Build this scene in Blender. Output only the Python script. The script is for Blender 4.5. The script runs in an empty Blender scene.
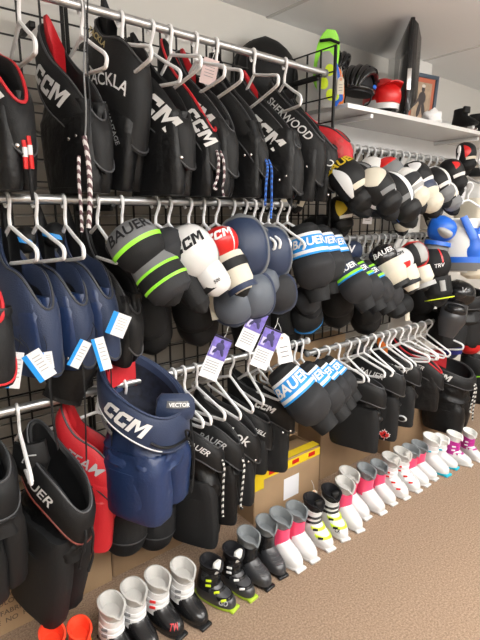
import bpy, bmesh, math, random
from mathutils import Vector as V, Matrix, Euler, noise
PI = math.pi
random.seed(11)
scene = bpy.context.scene
col = scene.collection

# ---------------------------------------------------------------- materials
_m = {}
def mat(name, rgb, rough=0.6, metal=0.0, bump=0.0, scale=220.0, var=0.0, vscale=None, sheen=0.0, coat=0.0, bdist=.004):
    if name in _m: return _m[name]
    m = bpy.data.materials.new(name); m.use_nodes = True
    nt = m.node_tree; b = nt.nodes['Principled BSDF']
    if max(rgb) < .03: b.inputs['Specular IOR Level'].default_value = .28
    b.inputs['Base Color'].default_value = (*rgb, 1)
    b.inputs['Roughness'].default_value = rough
    b.inputs['Metallic'].default_value = metal
    if sheen: b.inputs['Sheen Weight'].default_value = sheen
    if coat: b.inputs['Coat Weight'].default_value = coat
    tc = nt.nodes.new('ShaderNodeTexCoord')
    if bump:
        n = nt.nodes.new('ShaderNodeTexNoise'); n.inputs['Scale'].default_value = scale; n.inputs['Detail'].default_value = 4
        nt.links.new(tc.outputs['Object'], n.inputs['Vector'])
        bp = nt.nodes.new('ShaderNodeBump'); bp.inputs['Strength'].default_value = bump; bp.inputs['Distance'].default_value = bdist
        nt.links.new(n.outputs['Fac'], bp.inputs['Height']); nt.links.new(bp.outputs['Normal'], b.inputs['Normal'])
    if var:
        n = nt.nodes.new('ShaderNodeTexNoise'); n.inputs['Scale'].default_value = vscale or 30; n.inputs['Detail'].default_value = 5
        nt.links.new(tc.outputs['Object'], n.inputs['Vector'])
        r = nt.nodes.new('ShaderNodeValToRGB')
        r.color_ramp.elements[0].position = .3; r.color_ramp.elements[1].position = .7
        r.color_ramp.elements[0].color = (*[c*(1-var) for c in rgb], 1)
        r.color_ramp.elements[1].color = (*[min(1, c*(1+var)) for c in rgb], 1)
        nt.links.new(n.outputs['Fac'], r.inputs['Fac']); nt.links.new(r.outputs['Color'], b.inputs['Base Color'])
    _m[name] = m
    return m

def stripes(name, c1, c2, scale, rough=.7, axis='Z', chequer=False):
    if name in _m: return _m[name]
    m = bpy.data.materials.new(name); m.use_nodes = True
    nt = m.node_tree; b = nt.nodes['Principled BSDF']; b.inputs['Roughness'].default_value = rough
    tc = nt.nodes.new('ShaderNodeTexCoord')
    w = nt.nodes.new('ShaderNodeTexWave'); w.bands_direction = 'DIAGONAL' if axis == 'D' else axis; w.inputs['Scale'].default_value = scale
    r = nt.nodes.new('ShaderNodeValToRGB'); r.color_ramp.interpolation = 'CONSTANT'
    r.color_ramp.elements[0].color = (*c1, 1); r.color_ramp.elements[1].color = (*c2, 1); r.color_ramp.elements[1].position = .5
    nt.links.new(tc.outputs['Object'], w.inputs['Vector']); nt.links.new(w.outputs['Fac'], r.inputs['Fac']); nt.links.new(r.outputs['Color'], b.inputs['Base Color'])
    _m[name] = m
    return m

BLK = mat('black_nylon', (.0060, .0062, .0068), .42, bump=.4, scale=13, bdist=.03, )
BLK2 = mat('black_padding', (.0075, .0078, .0085), .55, bump=.2, scale=400)
BLK3 = mat('charcoal_fabric', (.0105, .011, .012), .7, bump=.3, scale=260)
GRYD = mat('dark_grey_fabric', (.024, .025, .028), .7, bump=.3, scale=260)
GRYM = mat('mid_grey_fabric', (.16, .165, .17), .65, bump=.2, scale=260)
GRYL = mat('light_grey_fabric', (.36, .36, .355), .65, bump=.2, scale=260)
NAVY = mat('navy_fabric', (.010, .022, .062), .6, bump=.25, scale=240, sheen=.1)
NAVY2 = mat('navy_nylon', (.010, .026, .085), .42, bump=.4, scale=70)
NAVYS = mat('navy_slate', (.020, .034, .075), .5, bump=.15, scale=200)
SLATE = mat('slate_plastic', (.085, .10, .125), .5, bump=.1, scale=200)
RED = mat('red_fabric', (.50, .012, .020), .55, bump=.3, scale=200)
RED2 = mat('red_nylon', (.40, .014, .016), .45, bump=.5, scale=18, bdist=.025)
BIND = mat('charcoal_binding', (.045, .046, .05), .5)
REDP = mat('red_plastic', (.60, .014, .014), .3)
ORED = mat('orange_red_plush', (.85, .05, .012), .7, bump=.4, scale=300)
WHT = mat('white_plastic', (.72, .73, .74), .3)
WHTH = mat('white_hanger_plastic', (.82, .82, .83), .32)
GRYH = mat('grey_hanger_plastic', (.52, .53, .53), .35)
WHTM = mat('white_matte', (.68, .68, .66), .6, bump=.1)
CRM = mat('cream_fabric', (.60, .56, .46), .65, bump=.2, scale=240)
LET = mat('white_print', (.75, .75, .75), .5)
LETG = mat('silver_print', (.42, .43, .44), .45)
LETD = mat('black_print', (.01, .01, .012), .5)
GOLD = mat('gold_print', (.42, .34, .16), .45)
LIME = mat('lime_trim', (.27, .75, .035), .45)
NEON = mat('neon_yellow', (.62, .80, .02), .45)
BLUE = mat('royal_blue', (.012, .12, .58), .4)
BLUL = mat('bright_blue', (.01, .27, .72), .45)
YEL = mat('yellow_tape', (.83, .60, .02), .4)
YEL2 = mat('gold_yellow', (.62, .45, .02), .5)
ORG = mat('orange_lining', (.75, .20, .03), .6)
STEEL = mat('galvanised_steel', (.50, .51, .52), .34, metal=.85, bump=.05, scale=60)
CHROME = mat('chrome_snap', (.7, .7, .7), .25, metal=1)
WIRE = mat('black_wire', (.008, .008, .008), .45)
PINK = mat('pink_plastic', (.75, .06, .15), .35)
PURP = mat('magenta_plastic', (.42, .02, .24), .35)
TEAL = mat('teal_plastic', (.01, .42, .58), .35)
BPL = mat('black_gloss_plastic', (.012, .012, .013), .22, coat=.3)
GPL = mat('charcoal_plastic', (.035, .036, .04), .3)
SHW = mat('glossy_white_plastic', (.64, .64, .64), .22, coat=.3)
LINR = mat('grey_felt_liner', (.17, .185, .195), .75, bump=.4, scale=300)
LINL = mat('pale_felt_liner', (.46, .45, .43), .8, bump=.4, scale=300)
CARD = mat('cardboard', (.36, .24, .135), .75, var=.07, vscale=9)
CARDD = mat('cardboard_dark', (.28, .18, .10), .8, var=.08, vscale=9)  # darker brown cardboard, used for whole boxes
PAPER = mat('white_paper', (.74, .75, .78), .6)
PURC = mat('violet_card', (.16, .12, .46), .45, var=.35, vscale=40)
LACE = stripes('white_flecked_lace', (.6, .58, .58), (.10, .05, .06), 28, axis='D')
LACEB = stripes('checkered_lace', (.62, .62, .60), (.01, .01, .01), 24, axis='D')
LACEU = stripes('blue_lace', (.03, .16, .60), (.02, .05, .2), 40, axis='D')

# ---------------------------------------------------------------- mesh helpers
def mk(name, vf, m, parent=None, smooth=True, label=None):
    me = bpy.data.meshes.new(name)
    me.from_pydata([tuple(v) for v in vf[0]], [], vf[1])
    me.materials.append(m)
    bm = bmesh.new(); bm.from_mesh(me)
    bmesh.ops.recalc_face_normals(bm, faces=bm.faces)
    bm.to_mesh(me); bm.free()
    if smooth:
        for p in me.polygons: p.use_smooth = True
        try: me.set_sharp_from_angle(angle=math.radians(50))
        except Exception: pass
    o = bpy.data.objects.new(name, me); col.objects.link(o)
    if parent is not None: o.parent = parent
    if label: o['label'] = label
    return o

_labels = {}
def tag(o, label, cat, group=None, kind=None):
    o['label'] = label; o['category'] = cat
    if group: o['group'] = group
    if kind: o['kind'] = kind
    return o

def thing(name, label, cat, loc=(0, 0, 0), rot=(0, 0, 0), s=1.0, group=None):
    o = bpy.data.objects.new(name, None); col.objects.link(o)
    o.empty_display_size = .05
    o.location = loc; o.rotation_euler = rot; o.scale = (s, s, s)
    return tag(o, label, cat, group)

def copy_tree(o, parent=None):
    c = o.copy(); col.objects.link(c); c.parent = parent
    for ch in list(o.children): copy_tree(ch, c)
    return c

def join(*vfs):
    vs, fs = [], []
    for v, f in vfs:
        k = len(vs); vs += list(v); fs += [tuple(i+k for i in q) for q in f]
    return vs, fs

def xf(vf, M): return [M @ V(v) for v in vf[0]], vf[1]
def move(vf, x, y, z): return [V(v)+V((x, y, z)) for v in vf[0]], vf[1]

def loft(rings, cap0=True, cap1=True, wrap=False):
    n = len(rings[0]); vs = [V(p) for r in rings for p in r]; fs = []
    m = len(rings)
    for i in range(m if wrap else m-1):
        for j in range(n):
            a, b = i*n, ((i+1) % m)*n
            fs.append((a+j, a+(j+1) % n, b+(j+1) % n, b+j))
    if not wrap:
        if cap0: fs.append(tuple(range(n-1, -1, -1)))
        if cap1: fs.append(tuple((m-1)*n+j for j in range(n)))
    return vs, fs

def tube(pts, r, n=7, closed=False):
    pts = [V(p) for p in pts]; m = len(pts); rings = []; prev = None
    for i, p in enumerate(pts):
        if closed: t = pts[(i+1) % m]-pts[i-1]
        else: t = pts[min(i+1, m-1)]-pts[max(i-1, 0)]
        if t.length < 1e-9: t = V((0, 0, 1))
        t.normalize()
        if prev is None:
            u = t.orthogonal().normalized()
        else:
            u = prev-t*prev.dot(t)
            u = u.normalized() if u.length > 1e-6 else t.orthogonal().normalized()
        prev = u; w = t.cross(u)
        rr = r[i] if isinstance(r, (list, tuple)) else r
        rings.append([p+u*(rr*math.cos(2*PI*k/n))+w*(rr*math.sin(2*PI*k/n)) for k in range(n)])
    return loft(rings, wrap=closed)

def smooth_pts(pts, n=6):
    pts = [V(p) for p in pts]; out = []
    for i in range(len(pts)-1):
        p0 = pts[max(i-1, 0)]; p1 = pts[i]; p2 = pts[i+1]; p3 = pts[min(i+2, len(pts)-1)]
        for k in range(n):
            t = k/n
            out.append(.5*((2*p1)+(p2-p0)*t+(2*p0-5*p1+4*p2-p3)*t*t+(3*p1-p0-3*p2+p3)*t**3))
    out.append(pts[-1])
    return out

def ribbon(pts, side, w, th=.0015):
    """flat strap along pts; side = width direction"""
    pts = [V(p) for p in pts]; side = V(side).normalized(); rings = []
    for i, p in enumerate(pts):
        t = (pts[min(i+1, len(pts)-1)]-pts[max(i-1, 0)]).normalized()
        s = (side-t*side.dot(t)).normalized(); nn = t.cross(s)
        ww = w[i] if isinstance(w, (list, tuple)) else w
        rings.append([p+s*ww/2+nn*th, p-s*ww/2+nn*th, p-s*ww/2-nn*th, p+s*ww/2-nn*th])
    return loft(rings)

def box(cx, cy, cz, sx, sy, sz, bev=0.0, seg=2):
    bm = bmesh.new(); bmesh.ops.create_cube(bm, size=1)
    bmesh.ops.scale(bm, vec=(sx, sy, sz), verts=bm.verts)
    if bev: bmesh.ops.bevel(bm, geom=list(bm.edges), offset=bev, segments=seg, affect='EDGES', profile=.5)
    bmesh.ops.translate(bm, vec=(cx, cy, cz), verts=bm.verts)
    bm.verts.ensure_lookup_table(); bm.verts.index_update()
    vf = [v.co.copy() for v in bm.verts], [tuple(v.index for v in f.verts) for f in bm.faces]
    bm.free(); return vf

def ellipsoid(c, rx, ry, rz, n=20, m=12, e=1.0, zmin=-1.0):
    rings = []
    a0 = math.asin(max(-1, zmin))
    for i in range(m+1):
        a = a0+(PI/2-a0)*i/m
        rings.append([(c[0]+rx*math.cos(a)*sp(math.cos(2*PI*k/n), e), c[1]+ry*math.cos(a)*sp(math.sin(2*PI*k/n), e), c[2]+rz*math.sin(a)) for k in range(n)])
    rings[-1] = [(c[0]+1e-5*math.cos(2*PI*k/n), c[1]+1e-5*math.sin(2*PI*k/n), c[2]+rz) for k in range(n)]
    return loft(rings)

def sp(x, e): return math.copysign(abs(x)**e, x)

def lerp(tab, t):
    for (a, x), (b, y) in zip(tab, tab[1:]):
        if t <= b:
            k = (t-a)/(b-a) if b > a else 0
            k = max(0, min(1, k))
            if isinstance(x, tuple): return tuple(p+(q-p)*k for p, q in zip(x, y))
            return x+(y-x)*k
    return tab[-1][1]

# ---------------------------------------------------------------- lettering
_tc = {}
def text_vf(body, size, shear=0.0, bold=0.012, sub=True, space=1.0):
    key = (body, shear, bold, space)
    if key not in _tc:
        c = bpy.data.curves.new('t', 'FONT'); c.body = body; c.size = 1; c.shear = shear; c.offset = bold
        c.align_x = 'CENTER'; c.align_y = 'CENTER'; c.resolution_u = 3; c.space_character = space
        o = bpy.data.objects.new('t', c); col.objects.link(o)
        dg = bpy.context.evaluated_depsgraph_get()
        me = bpy.data.meshes.new_from_object(o.evaluated_get(dg))
        bm = bmesh.new()
        if body == 'CCM':
            C_ = [[(0, .12), (.2, .12), (.2, .60), (0, .60)], [(0, .60), (.12, .72), (.62, .72), (.62, .54), (0, .54)], [(0, .12), (0, .18), (.62, .18), (.62, 0), (.12, 0)], [(.44, .46), (.62, .46), (.62, .56), (.44, .56)], [(.44, .16), (.62, .16), (.62, .26), (.44, .26)]]
            M_ = [[(0, 0), (.2, 0), (.2, .72), (0, .72)], [(.62, 0), (.82, 0), (.82, .72), (.62, .72)], [(.1, .72), (.26, .72), (.41, .42), (.41, .12)], [(.72, .72), (.41, .12), (.41, .42), (.56, .72)]]
            for ox, gl in ((0, C_), (.70, C_), (1.40, M_)):
                for poly in gl: bm.faces.new([bm.verts.new((px+ox+py*.30-1.2, py-.36, 0)) for px, py in poly])
        else: bm.from_mesh(me)
        xs_ = [v.co.x for v in bm.verts]; xx = min(xs_)+.1
        while xx < max(xs_):
            bmesh.ops.bisect_plane(bm, geom=bm.verts[:]+bm.edges[:]+bm.faces[:], plane_co=(xx, 0, 0), plane_no=(1, 0, 0)); xx += .13
        bm.verts.index_update()
        _tc[key] = ([v.co.copy() for v in bm.verts], [tuple(v.index for v in f.verts) for f in bm.faces])
        bm.free(); bpy.data.objects.remove(o); bpy.data.curves.remove(c); bpy.data.meshes.remove(me)
    v, f = _tc[key]
    return [p*size for p in v], f

def text_on(body, size, frame, off=.002, **k):
    """frame(s) -> (P, T, N): point, text direction, outward normal"""
    v, f = text_vf(body, size, **k); out = []
    for p in v:
        P, T, N = frame(p.x)
        B = N.cross(T).normalized()
        out.append(P+B*p.y+N*off)
    return out, f

def text_flat(body, size, P, T, N, off=.001, **k):
    P, T, N = V(P), V(T).normalized(), V(N).normalized()
    return text_on(body, size, lambda s: (P+T*s, T, N), off, **k)

# ---------------------------------------------------------------- hockey pants
def pants(label, loc, yaw=0.3, s=1.0, lean=0.0, drop=.30, a=.12, b=.048, L=.5, bandh=.12, front=.0, kb=1.15, ka=1.0, crotch=.62,
          col_=BLK, band=BLK2, lin=BLK2, leg=None, pad=None, padh=.05, padw=1.0, text=None, tsize=.05, tpos=0.0, tmat=LET, shear=.3, tbold=.012, tdy=0.0,
          snaps=True, lace=None, wr=.010, group='hockey pants', name='hockey_pants', cat='hockey pants', trim=BIND, extra=None, gs=.10, legw=.62, pipe=BIND, legL=None, side=-1, bandout=.009, flare=.0, legpad=True):
    root = thing(name, label, cat, loc, (lean, 0, yaw), s, group)
    leg = leg or col_; n = 40
    seed = V((random.random()*50, random.random()*50, 0))
    def top(ph):
        q = (1+math.cos(ph))/2
        return -drop*(q+gs*math.sin(2*PI*q))
    def pb(ph, w, o=0.0):
        aa, bb = a+o, b+o
        k = 1+flare*w
        return V((bb*k*sp(math.sin(ph), .8), -aa*k*math.cos(ph)-front*w, top(ph)-bandh*w))
    zb = -L*crotch
    def body(ph, v):
        t0 = top(ph)-bandh*.8
        z = t0+(min(zb, t0-.03)-t0)*v
        k = v**.8
        aa = (a-.008)*(1+(ka-1)*k); bb = (b-.006)*(1+(kb-1)*k)
        pin = .012*math.sin(PI*min(1, v*1.6))*(1 if v < .625 else 0)
        bb -= pin; aa -= pin*1.2
        p = V((bb*sp(math.sin(ph), .75), -aa*sp(math.cos(ph), .9)-front*(.8+.2*k), z))
        nn = noise.noise(p*20+seed)*wr*1.3+noise.noise(V((p.x*10, p.y*16+p.z*14, p.z*42))+seed)*wr*1.7
        return p+V((math.sin(ph), -math.cos(ph), 0))*nn*min(1, v*5)
    A = [2*PI*k/n for k in range(n)]
    # padded waistband : a closed ring with a rounded rim
    th = .017
    prof = [(1.0, -.004), (1.02, .003+bandout), (.7, .006+bandout), (.3, .006+bandout), (.07, .004), (-.03, -.003), (-.06, -th*.5), (.0, -th), (.4, -th-.002), (1.0, -th)]
    rings = [[pb(ph, w, o) for (w, o) in prof] for ph in A]
    wb = mk('waistband', loft(rings, wrap=True), band, root)
    mk('shell', loft([[body(ph, v) for ph in A] for v in [0, .06, .13, .2, .27, .34, .41, .48, .55, .62, .69, .76, .83, .9, 1]], cap0=False), col_, root)
    # inner lining
    def inn(ph, w, o): 
        p = pb(ph, w, o); return p
    mk('lining', loft([[inn(ph, .25, -th-.003) for ph in A], [inn(ph, 1.0, -th-.004) for ph in A], [V((0, 0, -.02))+inn(ph, 1.15, -th-.012) for ph in A]], cap0=False), lin, root)
    if pad is not None:
        rr = []
        B = [PI-padw+2*padw*k/10 for k in range(11)]
        for w in [1.0, .6, .25, -padh/bandh*.6, -padh/bandh]:
            rr.append([inn(ph, w*(1-.45*abs(ph-PI)) if w < 0 else w, -th-.008) for ph in B])
        back = [[p+V((0, .012, 0)) for p in r] for r in rr]
        vs = [p for r in rr for p in r]+[p for r in back for p in r]; k = len(rr)*11; fs = []
        for i in range(len(rr)-1):
            for j in range(10):
                q = (i*11+j, i*11+j+1, (i+1)*11+j+1, (i+1)*11+j)
                fs.append(q); fs.append(tuple(x+k for x in q))
        for j in range(10): fs.append((4*11+j, 4*11+j+1, k+4*11+j+1, k+4*11+j))
        for i in range(4):
            fs.append((i*11, (i+1)*11, k+(i+1)*11, k+i*11)); fs.append((i*11+10, (i+1)*11+10, k+(i+1)*11+10, k+i*11+10))
        mk('kidney_pad', (vs, fs), pad, root)
    # legs with squared thigh pads
    z1 = -L if legL is None else zb-legL
    for sx in (-1, 1):
        rg = []
        for v, k in [(0, .84), (.06, .9), (.14, .92), (.2, .985), (.35, 1.0), (.6, 1.0), (.85, .97), (.95, .95), (1.0, .90)]:
            z = zb+.07+(z1-zb-.07)*v
            ring = []
            for ph in A[::2]:
                p = V((sx*b*kb*.5+b*kb*legw*k*sp(math.sin(ph), .62), -front-a*ka*.93*k*sp(math.cos(ph), .66)+.012*v*sx, z))
                p += V((math.sin(ph), -math.cos(ph), 0))*(noise.noise(p*18+seed)*wr*(1.3 if v < .25 else .7))
                ring.append(p)
            rg.append(ring)
        lg = mk('leg', loft(rg), leg, root)
        if legpad and sx == -1:
            r2 = []
            for v in [.26, .3, .6, .9, .94]:
                z = zb+.07+(z1-zb-.07)*v; k = 1.0 if .27 < v < .92 else .97
                r2.append([V((sx*b*kb*.5+b*kb*legw*(k+.07)*sp(math.sin(ph), .62), -front-a*ka*.72*k*sp(math.cos(ph), .66), z)) for ph in A[::2]])
            mk('thigh_pad', loft(r2), leg, lg)
    # arc length table along the near side of the band (text runs from back to front)
    def sidefn(w):
        tab = []; acc = 0; last = None
        for i in range(61):
            ph = (-PI+PI*i/60) if side < 0 else (PI*i/60)
            if side > 0: ph = 0+PI*i/60
            p = pb(ph, w, .007+bandout)
            if last is not None: acc += (p-last).length
            tab.append((acc, ph)); last = p
        def fr(x):
            u = acc*(.5+tpos)+x
            ph = lerp(tab, max(0, min(acc, u)))
            e = .04
            P = pb(ph, w, .007+bandout); T = (pb(ph+e, w, .007+bandout)-pb(ph-e, w, .007+bandout)).normalized()
            Np = V((math.sin(ph)/b, -math.cos(ph)/a, 0)).normalized()
            N = (Np-T*Np.dot(T)).normalized()
            if u > acc: P = P+T*(u-acc)
            if u < 0: P = P+T*u
            return P, T, N
        return fr
    if text:
        mk('lettering', text_on(text, tsize, sidefn(.45+tdy), .0025, shear=shear, bold=tbold), tmat, wb, smooth=False)
    if snaps:
        for w, dx in ((.9, .13), (1.15, .09)):
            P, T, N = sidefn(w)(dx)
            up = N.orthogonal().normalized()
            q = N.to_track_quat('Z', 'Y').to_matrix().to_4x4(); q.translation = P+N*.002
            mk('snap', xf(ellipsoid((0, 0, 0), .0055, .0055, .003, 10, 5), q), CHROME, wb)
    if pipe is not None:
        mk('piping', tube([pb(ph, -.03, -.002) for ph in A], .0036 if pipe is BIND else .0048, 6, True), pipe, wb)
    if trim is not None:
        mk('trim', tube([pb(ph, .98, .005+bandout) for ph in A], .0028, 6, True), trim, wb)
    if lace is not None:
        lm, ln = lace[:2]
        P0 = pb(0, .55, .012)
        for q in ((-1, 1) if len(lace) < 3 else (-1,)):
            pts = [P0+V((q*.01, 0, .01)), P0+V((q*.014, -.012, -.02)), P0+V((q*.02, -.010, -.08)), P0+V((q*.024+random.uniform(-.01, .01), -.004, -.08-ln*.5)), P0+V((q*.02, -.008, -.08-ln*(.8+.2*q)))]
            mk('lace', tube(smooth_pts(pts, 5), .0048, 6), lm, root)
    if extra: extra(root, pb, body)
    return root

# ---------------------------------------------------------------- hangers
def hanger_mesh(w=.19, r=.0058):
    hook = []
    for k in range(0, 15):
        an = math.radians(-50+k*(250/14))
        hook.append((0, .020*math.cos(an), .020*math.sin(an)-.006))
    hook += [(0, -.014, -.026), (0, -.003, -.046), (0, 0, -.06), (0, 0, -.082)]
    hook = smooth_pts(hook, 2)
    body = [(0, 0, -.078), (0, -.02, -.086), (0, -w*.55, -.118), (0, -w*.9, -.142), (0, -w, -.156), (0, -w*.985, -.172), (0, -w*.9, -.180),
            (0, -w*.4, -.182), (0, w*.4, -.182), (0, w*.9, -.180), (0, w*.985, -.172), (0, w, -.156), (0, w*.9, -.142), (0, w*.55, -.118), (0, .02, -.086)]
    bt = tube(smooth_pts(body+[body[0]], 4)[:-1], r, 7, True)
    # small notch hook under the neck
    return tube(hook, r*.92, 7), bt
_hp = {}
def hanger(label, x, z, yaw=0.0, tilt=0.0, m=WHTH, w=.19, group='white hangers', y=0.0, roll=0.0, name='clothes_hanger'):
    key = (m.name, w)
    if key not in _hp:
        r = bpy.data.objects.new(name, None); col.objects.link(r); r.empty_display_size = .03
        hk, bd = hanger_mesh(w)
        mk('hook', hk, m, r); mk('shoulder_bar', bd, m, r)
        _hp[key] = r
    else: r = copy_tree(_hp[key])
    r.location = (x, y, z); r.rotation_euler = (tilt, roll, yaw)
    return tag(r, label, 'hanger', group)

# ---------------------------------------------------------------- pads (moulded shields)
def shield(w, p, L, curl=1.0, th=.008, t=(0, 1), sr=(-1, 1), at=(0, 0, 0), sf=None, ns=12, nt=14, grow=0.0, tilt=0.0):
    """moulded shield facing -Y, hanging down from z=0; returns (verts, faces), P"""
    R = Matrix.Rotation(tilt, 4, 'X')
    def P(s, tt, o=0.0):
        ww = max(1e-4, lerp(w, tt)+grow)
        x = ww*math.sin(curl*s)/math.sin(min(curl, PI/2))
        n = ww*(math.cos(curl*s)-math.cos(curl))/math.sin(min(curl, PI/2))+lerp(p, tt)+o
        zz = -tt*L
        if grow: zz = -(tt*(L+2*grow)-grow)
        return V(at)+R @ V((x, -n, zz))
    vs, fs = [], []
    for back in (0, 1):
        for i in range(nt+1):
            for j in range(ns+1):
                tt = t[0]+(t[1]-t[0])*i/nt; q0, q1 = sf(i/nt) if sf else sr; s = q0+(q1-q0)*j/ns
                vs.append(P(s, tt, -th*back))
    k = (nt+1)*(ns+1); w1 = ns+1
    for i in range(nt):
        for j in range(ns):
            q = (i*w1+j, i*w1+j+1, (i+1)*w1+j+1, (i+1)*w1+j)
            fs.append(q); fs.append(tuple(x+k for x in reversed(q)))
    for j in range(ns):
        fs.append((j, j+1, k+j+1, k+j)); fs.append((nt*w1+j, nt*w1+j+1, k+nt*w1+j+1, k+nt*w1+j))
    for i in range(nt):
        fs.append((i*w1, (i+1)*w1, k+(i+1)*w1, k+i*w1)); fs.append((i*w1+ns, (i+1)*w1+ns, k+(i+1)*w1+ns, k+i*w1+ns))
    return (vs, fs), P

def oval(W, e=.5, n=12, lo=0.0):
    return [(i/n, W*max(lo, (1-abs(2*i/n-1)**2.4))**e) for i in range(n+1)]
def dome(d, n=12): return [(i/n, d*(1-abs(2*i/n-1)**2)) for i in range(n+1)]

def pose(loc, az, el, roll):
    az, el, roll = map(math.radians, (az, el, roll))
    n = V((-math.sin(az)*math.cos(el), -math.cos(az)*math.cos(el), math.sin(el)))
    d = V((0, 0, -1)); d = (d-n*d.dot(n)).normalized(); x = n.cross(d)
    d2 = d*math.cos(roll)+x*math.sin(roll); x2 = n.cross(d2)
    M = Matrix((( x2.x, -n.x, -d2.x, loc[0]), (x2.y, -n.y, -d2.y, loc[1]), (x2.z, -n.z, -d2.z, loc[2]), (0, 0, 0, 1)))
    return M

def pad(label, loc, az, el, roll, layers, s=1.0, name='shin_guard', cat='shin guard', group=None):
    root = thing(name, label, cat, (0, 0, 0), group=group)
    M = pose(loc, az, el, roll) @ Matrix.Scale(s, 4)
    root.matrix_world = M
    objs = {}
    for ly in layers:
        nm, m = ly['n'], ly['m']
        if 'tube' in ly:
            o = mk(nm, tube(smooth_pts(ly['tube'], 4), ly.get('r', .006), 7), m, objs.get(ly.get('on'), root)); continue
        vf, P = shield(ly['w'], ly.get('p', [(0, 0), (1, 0)]), ly['L'], ly.get('c', 1.0), ly.get('th', .008), ly.get('t', (0, 1)), ly.get('s', (-1, 1)), ly.get('at', (0, 0, 0)), grow=ly.get('g', 0), tilt=ly.get('tilt', 0), sf=ly.get('sf'), ns=ly.get('ns', 12), nt=ly.get('nt', 14))
        o = mk(nm, vf, m, objs.get(ly.get('on'), root)); objs[nm] = o
        if 'text' in ly:
            tx = ly['text']; tt = ly.get('tt', .4); sz = ly.get('ts', .03)
            wl = max(.01, lerp(ly['w'], tt)); cu = ly.get('c', 1.0); s0 = ly.get('tx', 0.0)
            def fr(x, P=P, tt=tt, wl=wl, cu=cu, s0=s0):
                sv = max(-1, min(1, s0+x/(wl*cu/math.sin(min(cu, PI/2)))))
                Pp = P(sv, tt); T = (P(sv+.05, tt)-P(sv-.05, tt)).normalized(); D = (P(sv, tt+.03)-P(sv, tt-.03)).normalized()
                N = T.cross(-D); N = N.normalized()
                if N.y > 0: N = -N
                return Pp, T, N
            mk('lettering', text_on(tx, sz, fr, .003, shear=ly.get('sh', .15), bold=ly.get('tb', .02)), ly.get('tm', LET), o, smooth=False)
    return root

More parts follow.
